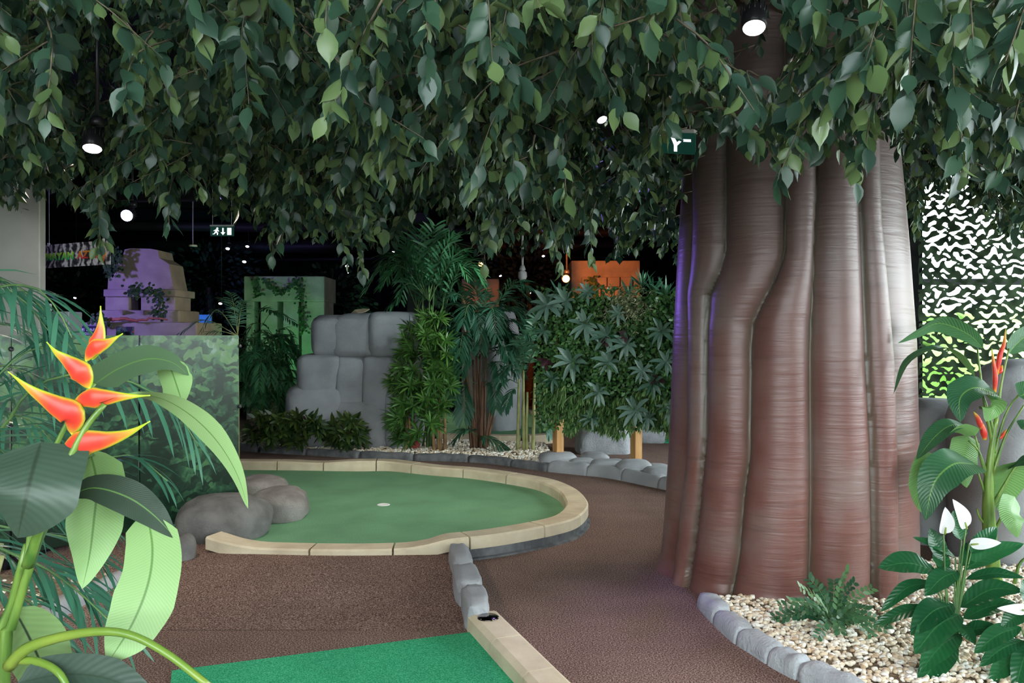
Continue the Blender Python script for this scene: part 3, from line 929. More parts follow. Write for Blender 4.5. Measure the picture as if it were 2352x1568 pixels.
# boughs carrying the canopy out from the trunk
for k, (tx, ty, tz) in enumerate([(-0.6, 2.6, 3.0), (0.3, 2.4, 2.75), (-3.6, 4.6, 3.25), (-1.8, 6.5, 3.1), (0.2, 7.8, 3.2), (2.4, 2.6, 2.9), (3.6, 4.0, 3.1), (4.0, 6.6, 3.2), (-1.6, 4.0, 2.78)]):
    a = np.array([TC[0], TC[1], 3.5])
    b = np.array([tx, ty, tz])
    mid = (a + b) / 2 + np.array([0, 0, 0.35])
    pts = catmull([a, mid, b], 14) + rng.normal(0, 0.015, (14, 3))
    add('bough', *tube(pts, [0.05, 0.022, 0.008], 7), m_bark, tree)

# ------------------------------------------------------------------ planting beds and gravel
def inpoly(x, y, poly):
    c = False
    j = len(poly) - 1
    for i in range(len(poly)):
        xi, yi = poly[i]; xj, yj = poly[j]
        if (yi > y) != (yj > y) and x < (xj - xi) * (y - yi) / (yj - yi) + xi: c = not c
        j = i
    return c
def bed(parent, poly, z, mat, name='bed_base'):
    n = len(poly)
    V = [(x, y, 0.0) for x, y in poly] + [(x, y, z) for x, y in poly]
    F = [tuple(range(n, 2 * n))] + [(i, (i + 1) % n, n + (i + 1) % n, n + i) for i in range(n)]
    return add(name, V, F, mat, parent, False)
PEB = []
for k in range(8):
    V, F = ico(2)
    sc = np.array([rng.uniform(0.8, 1.3), rng.uniform(0.7, 1.0), rng.uniform(0.5, 0.75)])
    nn = np.array([noise.noise(Vector(v * 1.3) + Vector((k * 5.0, 0, 0))) for v in V])
    PEB.append((V * (1 + 0.35 * nn)[:, None] * sc, F))
def gravel(parent, poly, z, n, size, keep=None, singles=0, sub=None, mats=None, near=None):
    xs_, ys_ = [p[0] for p in poly], [p[1] for p in poly]
    pts = []
    t = 0
    while len(pts) < n and t < n * 8:
        t += 1
        x, y = rng.uniform(min(xs_), max(xs_)), rng.uniform(min(ys_), max(ys_))
        if not inpoly(x, y, poly): continue
        if keep and not keep(x, y): continue
        pts.append((x, y))
    pts.sort(key=lambda p: p[1])
    used = 0
    sm = {}
    bags = {}
    for (x, y) in pts:
        px, py = proj((x, y, z))
        k = int(rng.integers(0, len(PEB)))
        mi = int(rng.choice([0, 0, 0, 1, 1, 2, 2, 3]))
        r = size * rng.uniform(0.6, 1.25)
        a = rng.uniform(0, 6.28)
        tilt = rng.normal(0, 0.35)
        Rm = np.array(Matrix.Rotation(a, 3, 'Z') @ Matrix.Rotation(tilt, 3, 'X'))
        zz = z + r * 0.25 + rng.uniform(0, size * 0.5)
        if used < singles and 1500 < px < 2352 and py < 1580:
            key = (k, mi)
            if key not in sm:
                sm[key] = mesh('pebble', PEB[k][0], PEB[k][1], m_pebble[mi], True)
            place('pebble', sm[key], parent, Matrix.Translation((x, y, zz)) @ (Matrix(Rm.tolist()).to_4x4()) @ Matrix.Scale(r, 4))
            used += 1
        else:
            V, F = (PEB[k] if sub is None else (ico(1)[0] * PEB[k][0].std(axis=0) * 1.7, ico(1)[1]))
            b = bags.setdefault(mi, [[], [], 0])
            b[0].append(V @ Rm.T * r + np.array([x, y, zz])); b[1].append(np.array(F) + b[2]); b[2] += len(V)
    # one joined object: several materials by face
    allV, allF, mi_ = [], [], []
    off = 0
    for mi, (v, f, cnt) in bags.items():
        vv, ff = np.concatenate(v), np.concatenate(f)
        allV.append(vv); allF.append(ff + off); off += len(vv)
        mi_.append(np.full(len(ff), mi, dtype=np.int32))
    o = add('pebbles', np.concatenate(allV), np.concatenate(allF), m_pebble, parent, True, None, 'stuff')
    o.data.polygons.foreach_set('material_index', np.concatenate(mi_))
    return o
right_poly = [(1.10, 4.72), (1.16, 4.37), (1.24, 4.08), (1.37, 3.79), (1.49, 3.5), (1.75, 3.2), (2.3, 3.0), (3.2, 3.0), (3.6, 4.0), (3.6, 5.4), (2.9, 5.6), (2.5, 5.3), (1.9, 4.75), (1.3, 4.75)]
gb = thing('gravel_bed', 'cream pebble bed at the foot of the great trunk', 'gravel bed', (2.2, 4.2, 0))
bed(gb, right_poly, 0.045, m_soil)
gravel(gb, right_poly, 0.048, 9000, 0.0145, keep=lambda x, y: math.hypot(x - TC[0], y - TC[1]) > 0.70, singles=300)
mid_poly = [(-4.2, 11.5), (-3.05, 11.0), (-1.5, 10.45), (-0.41, 10.2), (0.38, 9.6), (0.5, 10.2), (0.45, 11.5), (-1.2, 11.9), (-1.6, 12.5), (-4.2, 13.0)]
gm = thing('gravel_bed', 'shaded gravel bed under the palms and grey rocks', 'gravel bed', (-1.5, 11.3, 0))
bed(gm, mid_poly, 0.05, m_soil)
gravel(gm, mid_poly, 0.052, 5200, 0.021, sub=1)
left_poly = [(-2.9, 5.2), (-2.50, 5.2), (-2.60, 4.4), (-2.45, 3.7), (-1.85, 2.8), (-1.2, 2.1), (-0.7, 1.6), (-0.55, 1.0), (-4.5, 1.0), (-4.5, 5.2)]
gl = thing('gravel_bed', 'gravel planting bed below the palm fronds by the carpet edge', 'gravel bed', (-2.6, 3.0, 0))
bed(gl, left_poly, 0.05, m_soil)
gravel(gl, left_poly, 0.052, 1500, 0.016, sub=1)

# ------------------------------------------------------------------ stone edgings
def edging(path, bounds, width, height, label, mat, seed=0, bulge=0.02, name='stone_edging'):
    path = catmull([np.array([x, y, 0.0]) for x, y in path], 120)
    root = thing(name, label, 'stone edging', (path[:, 0].mean(), path[:, 1].mean(), 0))
    T = np.gradient(path[:, :2], axis=0); T /= np.linalg.norm(T, axis=1)[:, None]
    Nn = np.stack([-T[:, 1], T[:, 0]], 1)
    for bi, (a, b) in enumerate(zip(bounds[:-1], bounds[1:])):
        m_ = 16
        idx = np.linspace(a * 119 + 0.25, b * 119 - 0.25, m_)
        V, F = [], []
        prof = [(0.0, -0.02), (0.03, 0.45), (0.12, 0.8), (0.3, 1.0), (0.55, 1.02), (0.8, 0.95), (0.95, 0.7), (1.0, -0.02)]
        for q, ii in enumerate(idx):
            p = [np.interp(ii, np.arange(120), path[:, k]) for k in range(2)]
            n = [np.interp(ii, np.arange(120), Nn[:, k]) for k in range(2)]
            e_ = 1 - abs(2 * q / (m_ - 1) - 1)
            hh = height * (0.88 + 0.12 * min(1, e_ * 5)) * (1 + 0.12 * noise.noise(Vector((bi * 3.3 + seed, q * 0.2, 0))))
            ww = width * (0.9 + 0.1 * min(1, e_ * 4)) * (1 + 0.15 * noise.noise(Vector((bi * 1.3 + seed, q * 0.25, 7))))
            for (u, h) in prof:
                jit = 0.12 * noise.noise(Vector((p[0] * 9, p[1] * 9, u * 3 + seed)))
                V.append((p[0] + n[0] * ww * u, p[1] + n[1] * ww * u, max(-0.01, hh * h * (1 + jit))))
        k_ = len(prof)
        for q in range(m_ - 1):
            for k in range(k_ - 1):
                F.append((q * k_ + k, q * k_ + k + 1, (q + 1) * k_ + k + 1, (q + 1) * k_ + k)[::-1])
        F.append(tuple(range(k_))); F.append(tuple((m_ - 1) * k_ + k for k in range(k_))[::-1])
        add('edging_stone', V, F, mat, root, True)
    return root
edging([(1.12, 4.77), (1.057, 4.72), (1.10, 4.24), (1.161, 4.018), (1.222, 3.825), (1.31, 3.66), (1.6, 3.25), (2.1, 2.95), (2.6, 2.85)], [0, .13, .23, .33, .41, .52, .66, .82, 1], 0.135, 0.085,
       'pale grey stone edging around the cream pebbles', m_blue_rock, 1)
edging([(-3.9, 11.3), (-3.63, 11.1), (-3.05, 10.83), (-1.5, 10.3), (-0.41, 10.05), (0.396, 9.4)], [0, .15, .3, .45, .6, .75, .88, 1], 0.14, 0.085,
       'low dark grey kerb along the shaded gravel bed', m_plinth, 3)
edging([(0.396, 9.4), (0.75, 9.17), (1.06, 8.95), (1.555, 8.27), (1.9, 7.9), (2.3, 7.6)], [0, .19, .37, .56, .78, 1], 0.22, 0.12,
       'row of grey flat stones below the leafy hedge screen', m_rock, 5)
edging([(-0.40, 1.0), (-0.56, 1.6), (-1.06, 2.1), (-1.71, 2.8), (-2.31, 3.7), (-2.46, 4.4), (-2.36, 5.2)], [0, .2, .4, .55, .7, .85, 1], 0.13, 0.09,
       'grey stone edging beside the palm fronds and carpet', m_rock, 8)
flag = [(1237, 1325, 1040, 1070, 9.75, 0.42, 'broad smooth stone at the foot of the first hedge post'), (1305, 1372, 1054, 1072, 9.6, 0.3, 'flat grey stone second along behind the stone row'),
        (1357, 1428, 1057, 1080, 9.3, 0.3, 'flat grey stone between the two hedge posts'), (1418, 1500, 1058, 1090, 9.0, 0.34, 'broad stone under the second hedge post'),
        (1478, 1560, 1074, 1104, 8.65, 0.32, 'grey stone beside the great trunk behind the row'), (1334, 1400, 1040, 1060, 9.95, 0.3, 'small raised stone near the hedge shadow'),
        (1392, 1436, 1056, 1064, 9.8, 0.25, 'thin grey slab on the second course of stones'), (1488, 1540, 1066, 1080, 9.3, 0.25, 'low stone beyond the second hedge post')]
for i, (a, b, t, bs_, Y, dp, lab) in enumerate(flag):
    boulder('flat_stone', a, b, t, bs_, Y, dp, lab, m_rock, 40 + i, 0.6, 0.08, 0.1, 3, base=0.0, cat='stone')

# ------------------------------------------------------------------ big stacked rock and the rocks further off
RY = 11.0
big = thing('rock_formation', 'tall grey formation of stacked rounded rock blocks', 'rock', (P(800, 1000, RY)[0], RY + 0.5, 0.0))
blocks = [((702, 800, 722, 824), 0.06, 1.0, 0.42, 1, 0.08), ((756, 872, 718, 826), 0.04, 1.05, 0.40, 11, -0.03), ((826, 954, 713, 824), 0.0, 1.1, 0.42, 13, 0.16), ((672, 782, 812, 915), 0.0, 1.0, 0.42, 2, 0.0), ((760, 842, 816, 1010), 0.03, 1.0, 0.3, 3, 0.05),
          ((820, 905, 814, 1042), 0.0, 1.1, 0.34, 4, 0.0), ((868, 952, 814, 1042), 0.12, 1.2, 0.36, 14, 0.3), ((645, 788, 884, 1042), -0.05, 1.0, 0.42, 5, 0.0), ((874, 946, 890, 1048), -0.10, 0.9, 0.4, 6, 0.1), ((750, 890, 915, 1046), -0.02, 1.0, 0.38, 7, 0.0)]
for (a, b, t, bt), dy, dep, bx, sd, rz in blocks:
    A_, B_ = P(a, bt, RY + dy), P(b, t, RY + dy)
    zb = max(A_[2], 0.0) if bt > 1000 else A_[2]
    V, F = rockform(((A_[0] + B_[0]) / 2, RY + dy + dep / 2, (zb + B_[2]) / 2), (B_[0] - A_[0], dep, B_[2] - zb), bx, 0.06, 1.1, sd, rz, 4)
    V[:, 2] = np.maximum(V[:, 2], 0.0)
    add('rock_block', V, F, m_rock, big)
boulder('boulder', 1105, 1200, 700, 1000, 12.9, 0.9, 'pale upright rock behind the brown-stemmed palm', m_rock, 31, 0.8, 0.1, base=0.0)
boulder('boulder', 1325, 1455, 975, 1050, 10.9, 0.6, 'pale rough rock seen under the leafy hedge', m_blue_rock, 33, 0.5, 0.1, base=0.0)
boulder('boulder', 1440, 1530, 985, 1035, 12.0, 0.6, 'far pale rock beyond the second hedge post', m_blue_rock, 34, 0.5, 0.1, base=0.0)
boulder('boulder', 2070, 2300, 925, 1350, 6.25, 0.7, 'smooth grey rock wall below the camouflage net', m_rock, 36, 0.5, 0.06, base=0.0)
boulder('boulder', 2235, 2560, 835, 1360, 5.55, 0.8, 'large sloping grey rock behind the banana plant', m_rock, 37, 0.62, 0.08, base=0.0)
# dry leaf lying on the rock
V = [P(806, 719, 11.4), P(815, 711, 11.4), P(835, 708, 11.45), P(849, 709, 11.5), P(838, 715, 11.35), P(822, 719, 11.3)]
Vb = [v + np.array([0, 0.01, -0.012]) for v in V]
m_dry = surf('dry_leaf', (0.62, 0.5, 0.32), (0.72, 0.6, 0.42), 20, 0.8)
setp(add('fallen_leaf', V + Vb, [(0, 1, 2, 3, 4, 5), (11, 10, 9, 8, 7, 6)] + [(i, (i + 1) % 6, 6 + (i + 1) % 6, 6 + i)[::-1] for i in range(6)], m_dry, None, False), 'dry beige leaf on top of the stacked rock', 'leaf')
V, F = rockform(P(953, 1022, 10.9), (0.13, 0.13, 0.12), 0.9, 0.1, 2, 5, 0, 3)
setp(add('stone', V, F, surf('red_stone', (0.25, 0.04, 0.03), (0.33, 0.07, 0.05), 9, 0.7)), 'small dark red stone beside the rock formation', 'stone')

# far green with its own kerb
fg = thing('putting_green', 'distant green strip with cream kerb beyond the palms', 'putting green', (0.0, 14, 0))
ring = catmull([np.array(p) for p in [(-2.2, 12.6, 0), (-1.2, 11.95, 0), (-0.2, 11.72, 0), (0.45, 11.8, 0), (0.75, 12.4, 0), (0.6, 14.5, 0), (0.4, 16.6, 0)]], 60)
T = np.gradient(ring[:, :2], axis=0); T /= np.linalg.norm(T, axis=1)[:, None]
Nn = np.stack([-T[:, 1], T[:, 0]], 1)
for s_ in range(6):
    V, F = [], []
    for i in range(s_ * 10, min(s_ * 10 + 10, 60)):
        for u, z in ((0, 0), (0, 0.13), (0.17, 0.13), (0.17, 0.04)):
            V.append((ring[i, 0] + Nn[i, 0] * u, ring[i, 1] + Nn[i, 1] * u, z))
    m_ = len(V) // 4
    for i in range(m_ - 1):
        for k in range(3): F.append((i * 4 + k, i * 4 + k + 1, i * 4 + k + 5, i * 4 + k + 4)[::-1])
    F += [(0, 1, 2, 3), tuple((m_ - 1) * 4 + k for k in (3, 2, 1, 0))]
    add('kerb_block', V, F, m_cream, fg, False)
loop = [(p[0] + n[0] * .1, p[1] + n[1] * .1, 0.08) for p, n in zip(ring[::3], Nn[::3])] + [(-2.6, 16.6, 0.08)]
add('turf', loop, [tuple(range(len(loop)))], m_turf, fg, False)
A_, B_ = P(1112, 941, 16.6), P(1143, 928, 16.7)
setp(add('kerb', *bevel_box((A_[0], 16.62, 0.0), (B_[0] + 0.02, 16.9, B_[2]), 0.01, 1), m_cream, None, False), 'short pale kerb end beyond the distant green strip', 'kerb')
loop = [(1.6, 11.9, 0.0), (2.4, 11.9, 0.0), (2.4, 12.6, 0.0), (1.75, 12.6, 0.0)]
V = loop + [(x, y, 0.02) for x, y, z in loop]
setp(add('turf_mat', V, [(4, 5, 6, 7), (0, 1, 5, 4), (1, 2, 6, 5), (2, 3, 7, 6), (3, 0, 4, 7)], m_mat, None, False), 'small far green mat left of the great trunk', 'mat')

# ------------------------------------------------------------------ leaf builders
def bigleaf(pts, W, normals, nv=22, nu=9, shape='lance', fold=0.15, wave=0.02, tint=0.5, droop=0.0, seed=0, wmul=None):
    """A broad leaf along a midrib; lu runs across (-1..1), lv from base to tip."""
    c = catmull(pts, nv)
    normals = np.asarray(normals, float)
    if normals.ndim == 1: normals = np.tile(normals, (2, 1))
    nn = np.stack([np.interp(np.linspace(0, 1, nv), np.linspace(0, 1, len(normals)), normals[:, k]) for k in range(3)], 1)
    T = np.gradient(c, axis=0); T /= np.linalg.norm(T, axis=1)[:, None] + 1e-9
    V, LU, LVv = [], [], []
    us = np.linspace(-1, 1, nu)
    for i in range(nv):
        v = i / (nv - 1)
        if shape == 'lance': w = math.sin(math.pi * min(1, v) ** 0.85) ** 0.75
        elif shape == 'ovate': w = (math.sin(math.pi * v ** 0.62)) ** 0.8
        elif shape == 'banana': w = min(1, (v / 0.12) ** 0.6) * min(1, ((1 - v) / 0.42) ** 0.75) if v < 1 else 0
        else: w = min(1, (v / 0.2)) * (1 - v) ** 0.5
        w = max(w, 0.004) * W * (1.0 if wmul is None else float(np.interp(v, np.linspace(0, 1, len(wmul)), wmul)))
        n = unit(nn[i] - T[i] * (nn[i] @ T[i]))
        a = np.cross(T[i], n)
        for u in us:
            wv = wave * W * math.sin(v * 17 + (2.1 if u > 0 else 0) + seed) * abs(u) ** 2 * min(1, (1 - v) * 4)
            V.append(c[i] + a * u * w * math.cos(fold * 1.2) + n * (fold * abs(u) * w + wv - droop * u * u * w))
            LU.append(u); LVv.append(v)
    F = []
    for i in range(nv - 1):
        for k in range(nu - 1):
            a = i * nu + k
            F.append((a, a + 1, a + nu + 1, a + nu))
    V = np.array(V)
    return V, F, dict(lu=np.array(LU), lv=np.array(LVv), tint=np.full(len(V), tint))

def strip(base, dvec, L, w, droop=0.3, nseg=4, side=None, fold=0.0):
    """Narrow leaf: one base vertex, pairs along the way, one tip vertex."""
    base = np.asarray(base, float)
    dvec = unit(dvec)
    if side is None: side = np.cross(dvec, [0, 0, 1])
    side = unit(side)
    V = [base]
    p = base.copy()
    dcur = dvec.copy()
    for i in range(1, nseg + 1):
        dcur = unit(dcur + np.array([0, 0, -droop / nseg * 1.6]))
        p = p + dcur * L / nseg
        t = i / nseg
        if i < nseg:
            ww = w * (math.sin(math.pi * min(t * 0.82 + 0.12, 1)) ** 0.8) / 2
            V += [p - side * ww, p + side * ww]
        else:
            V.append(p)
    F = [(0, 2, 1)]
    for i in range(nseg - 2):
        a = 1 + i * 2
        F.append((a, a + 1, a + 3, a + 2))
    a = 1 + (nseg - 2) * 2
    F.append((a, a + 1, a + 2))
    return np.array(V), F

def frond_geo(ctrl, n, Lmax, w, droop=0.5, sweep=0.9, r=0.006, up=(0, 0, 1), tint=0.5, jit=0.12, twist=0.0, shape=0.55, start=0.12, nseg=4, seed=None):
    """Rachis tube plus a list of leaflets."""
    pts = catmull(ctrl, 26)
    T = np.gradient(pts, axis=0); T /= np.linalg.norm(T, axis=1)[:, None]
    rach = tube(pts, [r, r * 0.8, r * 0.25], 5)
    leaflets = []
    up = np.asarray(up, float)
    for i in range(n):
        t = start + (1 - start) * (i + 0.5) / n
        p = np.array([np.interp(t, np.linspace(0, 1, 26), pts[:, k]) for k in range(3)])
        tt = unit([np.interp(t, np.linspace(0, 1, 26), T[:, k]) for k in range(3)])
        s = unit(np.cross(tt, up))
        lift = unit(np.cross(s, tt))
        Lf = Lmax * (math.sin(math.pi * (0.12 + 0.80 * (t - start) / (1 - start))) ** shape)
        for sg in (-1, 1):
            dv = unit(s * sg + tt * (sweep * (0.7 + 0.8 * t)) + lift * 0.25 + rng.normal(0, jit, 3))
            nrm = unit(lift + rng.normal(0, 0.25, 3) + s * sg * twist)
            sd = np.cross(dv, nrm)
            leaflets.append((strip(p, dv, Lf * rng.uniform(0.88, 1.1), w, droop * rng.uniform(0.7, 1.3), nseg, sd), min(1, max(0, tint + rng.normal(0, 0.22)))))
    return rach, leaflets

def frond_mesh(parent, name, mat, stem_mat, ctrl, n, Lmax, w, joined=True, singles=None, **kw):
    rach, lf = frond_geo(ctrl, n, Lmax, w, **kw)
    if joined:
        mb = MB()
        V, F = rach
        mb.put(V, F, tint=0.5)
        mb2 = MB()
        for (V, F), t in lf:
            mb2.put(V, F, tint=t)
        st = add(name, np.concatenate(mb.V), mb.F, stem_mat, parent, True)
        mb2.build('leaflets', mat, st, True, 'stuff')
        return st
    st = add(name, *rach, stem_mat, parent)
    for (V, F), t in lf:
        add('leaflet', V, F, mat, st, True, {'tint': np.full(len(V), t)})
    return st

def rosette_geo(mb, c, axis, n, L, w, droop=0.4, spread=1.0, nseg=4, tint=0.5, tj=0.25):
    """Narrow leaves that all spring from one shared point."""
    axis = unit(axis)
    a = unit(np.cross(axis, [0.3, 0.2, 1]) if abs(axis[2]) < 0.95 else np.cross(axis, [1, 0, 0]))
    b = np.cross(axis, a)
    Vs, Fs, Ts = [np.asarray(c, float)], [], [tint]
    off = 1
    for i in range(n):
        ph = i * 2.399963 + rng.normal(0, 0.2)
        pol = spread * (0.25 + 0.75 * (i / max(1, n - 1))) * 1.35 + rng.normal(0, 0.08)
        dv = axis * math.cos(pol) + (a * math.cos(ph) + b * math.sin(ph)) * math.sin(pol)
        ll = L * rng.uniform(0.75, 1.15)
        V, F = strip(c, dv, ll, w * rng.uniform(0.85, 1.15), droop, nseg, np.cross(dv, unit(axis + rng.normal(0, 0.3, 3))))
        tt = min(1, max(0, tint + rng.normal(0, tj)))
        Vs += list(V[1:])
        Ts += [tt] * (len(V) - 1)
        Fs += [tuple(0 if k == 0 else k - 1 + off for k in f) for f in F]
        off += len(V) - 1
    mb.put(np.array(Vs), Fs, tint=np.array(Ts))

# ------------------------------------------------------------------ palm at the left
lp = thing('areca_palm', 'feathery green palm leaning over the planting bed behind the orange flower', 'palm', (-2.0, 2.9, 0.05))
for k in range(6):
    a = k * 1.05
    b0 = np.array([-2.0 + 0.05 * math.cos(a), 2.9 + 0.05 * math.sin(a), 0.03])
    add('cane', *tube(catmull([b0, b0 + np.array([0.06 * math.cos(a), 0.06 * math.sin(a), 0.4]), b0 + np.array([0.16 * math.cos(a), 0.14 * math.sin(a), 0.75])], 10), [0.02, 0.016, 0.012], 8), m_cane_gr, lp)
base = np.array([-1.98, 2.88, 0.6])
lfr = [  # control points beyond the base: (px, py, depth); leaflets per side, length, tint, droop
    ([(-260, 900, 2.6), (-60, 690, 2.5), (60, 655, 2.4), (125, 700, 2.35), (165, 775, 2.3)], 17, 0.27, 0.55, 1.3),
    ([(-330, 800, 2.9), (-150, 640, 2.8), (20, 665, 2.75), (120, 770, 2.7)], 15, 0.30, 0.3, 1.4),
    ([(-150, 1130, 2.6), (0, 990, 2.5), (70, 895, 2.45), (180, 858, 2.4), (310, 880, 2.38), (400, 940, 2.36), (455, 1025, 2.35)], 22, 0.24, 0.95, 1.5),
    ([(-100, 1240, 2.5), (60, 1285, 2.4), (150, 1335, 2.35), (230, 1405, 2.3), (285, 1462, 2.3)], 15, 0.24, 0.5, 0.9),
    ([(-180, 1100, 2.8), (-60, 930, 2.9), (40, 820, 2.95), (110, 800, 3.0), (160, 850, 3.0)], 13, 0.32, 0.15, 1.0),
    ([(-120, 1200, 2.6), (60, 1150, 2.6), (180, 1080, 2.6), (300, 1045, 2.6), (385, 1105, 2.6)], 16, 0.2, 0.4, 0.9),
    ([(-160, 1180, 2.7), (-40, 1200, 2.8), (60, 1220, 2.9), (170, 1240, 3.0), (250, 1300, 3.0)], 14, 0.28, 0.3, 0.8),
    ([(-200, 1050, 2.3), (-60, 1010, 2.25), (30, 1060, 2.2), (90, 1180, 2.2)], 11, 0.25, 0.6, 0.3),
]
for i, (cp, n, L, tint, dr) in enumerate(lfr):
    ctrl = [base] + [P(*c) for c in cp]
    frond_mesh(lp, 'frond', m_palm, m_stem_d, ctrl, n, L * 1.15, 0.0135, joined=False, droop=dr * 0.55, tint=tint, start=0.32, r=0.007, nseg=5, sweep=1.3)
for k, (cp, n, L, tint, dr) in enumerate([
    ([(-200, 760, 2.9), (-40, 640, 2.9), (70, 680, 2.85), (140, 775, 2.8)], 24, 0.34, 0.35, 0.7),
    ([(-260, 700, 3.1), (-120, 620, 3.1), (0, 640, 3.05), (100, 740, 3.0)], 22, 0.36, 0.25, 0.8),
    ([(-200, 860, 3.2), (-80, 760, 3.2), (40, 750, 3.2), (150, 830, 3.15)], 22, 0.36, 0.1, 0.7),
    ([(-240, 960, 3.2), (-100, 870, 3.2), (20, 840, 3.2), (120, 900, 3.15)], 22, 0.34, 0.15, 0.7),
    ([(-200, 1020, 3.1), (-60, 960, 3.1), (60, 960, 3.0), (140, 1040, 3.0)], 20, 0.32, 0.5, 0.6),
    ([(-150, 1150, 3.2), (0, 1120, 3.2), (120, 1130, 3.2), (230, 1210, 3.2)], 22, 0.32, 0.2, 0.6),
    ([(-120, 1260, 3.0), (20, 1270, 3.0), (130, 1300, 3.0), (260, 1400, 3.0)], 22, 0.3, 0.3, 0.6),
    ([(-150, 1330, 2.8), (0, 1350, 2.8), (90, 1400, 2.8), (170, 1500, 2.8)], 18, 0.28, 0.3, 0.6)]):
    frond_mesh(lp, 'frond', m_palm, m_stem_d, [base] + [P(*c) for c in cp], n, L, 0.0145, joined=True, droop=dr, tint=tint, start=0.3, r=0.006, nseg=5, sweep=1.3)

# ------------------------------------------------------------------ heliconia in front
hel = thing('heliconia', 'tall heliconia with orange-red bracts and arching pale green leaves', 'plant', (P(5, 1568, 1.5)[0], 1.5, 0.05))
D = 1.5
def path(pp): return [P(*p) if len(p) == 3 else P(p[0], p[1], D) for p in pp]
b0 = np.array([P(5, 1568, D)[0] - 0.02, D, 0.05])
add('stem', *tube(catmull([b0] + path([(8, 1568), (30, 1430), (72, 1290), (112, 1170), (140, 1085)]), 26), [0.024, 0.021, 0.019, 0.013, 0.008, 0.006], 12), m_stem, hel)
add('stem', *tube(catmull([b0 + np.array([-0.03, 0.02, 0])] + path([(-20, 1560, 1.52), (18, 1420, 1.53), (45, 1310, 1.53), (62, 1250, 1.52)]), 20), [0.018, 0.014, 0.009, 0.006], 10), m_stem, hel)
# flower stalk zigzagging through the bracts
add('flower_stalk', *tube(catmull(path([(140, 1085), (150, 1050), (172, 1000), (183, 960), (186, 930), (205, 890), (206, 860), (196, 828), (212, 808)]), 30), [0.006, 0.005, 0.0045, 0.004, 0.0035], 8), m_stem_y, hel)
def bract(pp, wmax, thick=0.45, wpos=0.3, seed=0):
    c = catmull(path(pp), 24)
    T = np.gradient(c, axis=0); T /= np.linalg.norm(T, axis=1)[:, None]
    V, LU, LVv = [], [], []
    ns = 16
    for i in range(24):
        v = i / 23
        w = wmax * (min(1, (v / wpos)) ** 0.55 if v < wpos else ((1 - (v - wpos) / (1 - wpos)) ** 1.35 * 0.97 + 0.03))
        w = max(w, 0.0012)
        side = unit(np.cross(T[i], [0, 1, 0]))          # lies in the plane facing the room
        nrm = unit(np.cross(side, T[i]))
        for k in range(ns):
            a = 2 * math.pi * k / ns
            V.append(c[i] + side * w * math.cos(a) + nrm * w * thick * math.sin(a))
            LU.append(math.cos(a)); LVv.append(v)
    F = []
    for i in range(23):
        for k in range(ns):
            k2 = (k + 1) % ns
            F.append((i * ns + k, i * ns + k2, (i + 1) * ns + k2, (i + 1) * ns + k))
    F.append(tuple(range(ns))); F.append(tuple(23 * ns + k for k in range(ns)))
    add('bract', V, F, m_bract, hel, True, dict(lu=LU, lv=LVv))
bract([(212, 826), (222, 790), (231, 755), (231, 702)], 0.0155, 0.6, 0.33)
bract([(197, 829, 1.48), (216, 800, 1.475), (245, 788, 1.47), (282, 766, 1.46)], 0.0150, 0.5, 0.38)
bract([(206, 892, 1.49), (188, 857, 1.485), (155, 828, 1.48), (128, 808, 1.47), (107, 785, 1.46)], 0.0215, 0.5, 0.30)
bract([(165, 998, 1.49), (168, 955, 1.48), (128, 930, 1.475), (75, 897, 1.47), (18, 853, 1.45)], 0.0255, 0.5, 0.27)
bract([(168, 928, 1.49), (205, 915, 1.485), (255, 912, 1.48), (345, 908, 1.47)], 0.0195, 0.5, 0.30)
bract([(138, 1056, 1.47), (185, 1020, 1.465), (250, 1008, 1.46), (300, 992, 1.45), (345, 967, 1.44)], 0.0245, 0.5, 0.27)
def hleaf(pp, wpx, normals, mat=m_heli, **kw):
    V, F, A = bigleaf(path(pp), wpx / F_PX * D / 2, normals, **kw)
    return add('leaf', V, F, mat, hel, True, A)
# leaf behind the flower: dark upper face first, then its hanging pale underside
hleaf([(216, 882, 1.56), (275, 845, 1.60), (340, 824, 1.63), (395, 832, 1.65), (434, 862, 1.66)], 84, [(0.25, -0.9, 0.45), (0.2, -0.85, 0.55), (0.2, -0.7, 0.7)], nv=26, shape='banana', tint=0.75, fold=0.05)
hleaf([(384, 826, 1.67), (398, 862, 1.675), (420, 928, 1.66)], 104, [(0.45, 0.95, 0.15), (0.3, 1, 0)], nv=24, shape='banana', tint=0.5, fold=0.06, wmul=[.95, 1.0, 1.0, 1.2, 1.4])
# long leaf arching to the right
hleaf([(228, 925, 1.47), (300, 908, 1.5), (370, 915, 1.54), (440, 955, 1.58), (500, 1015, 1.6), (545, 1090, 1.6), (570, 1168, 1.58)], 66, [(0, -0.35, -0.95), (-0.1, 0.3, 0.95), (0.1, 0.75, 0.65), (0.45, 0.85, 0.3), (0.5, 0.85, 0.1)], nv=34, shape='banana', tint=0.9, fold=0.06, mat=m_heli, wmul=[0.7, 0.8, 1.2, 1.35, 1.4, 1.5, 1.5])
# hanging leaf, pale underside to the camera
hleaf([(205, 1030, 1.58), (222, 1110, 1.6), (215, 1200, 1.6), (205, 1280, 1.59), (189, 1352, 1.57)], 146, [(0.1, 0.95, 0.3), (0.05, 1, 0.1), (0, 1, 0)], nv=26, shape='banana', tint=0.35, fold=0.06)
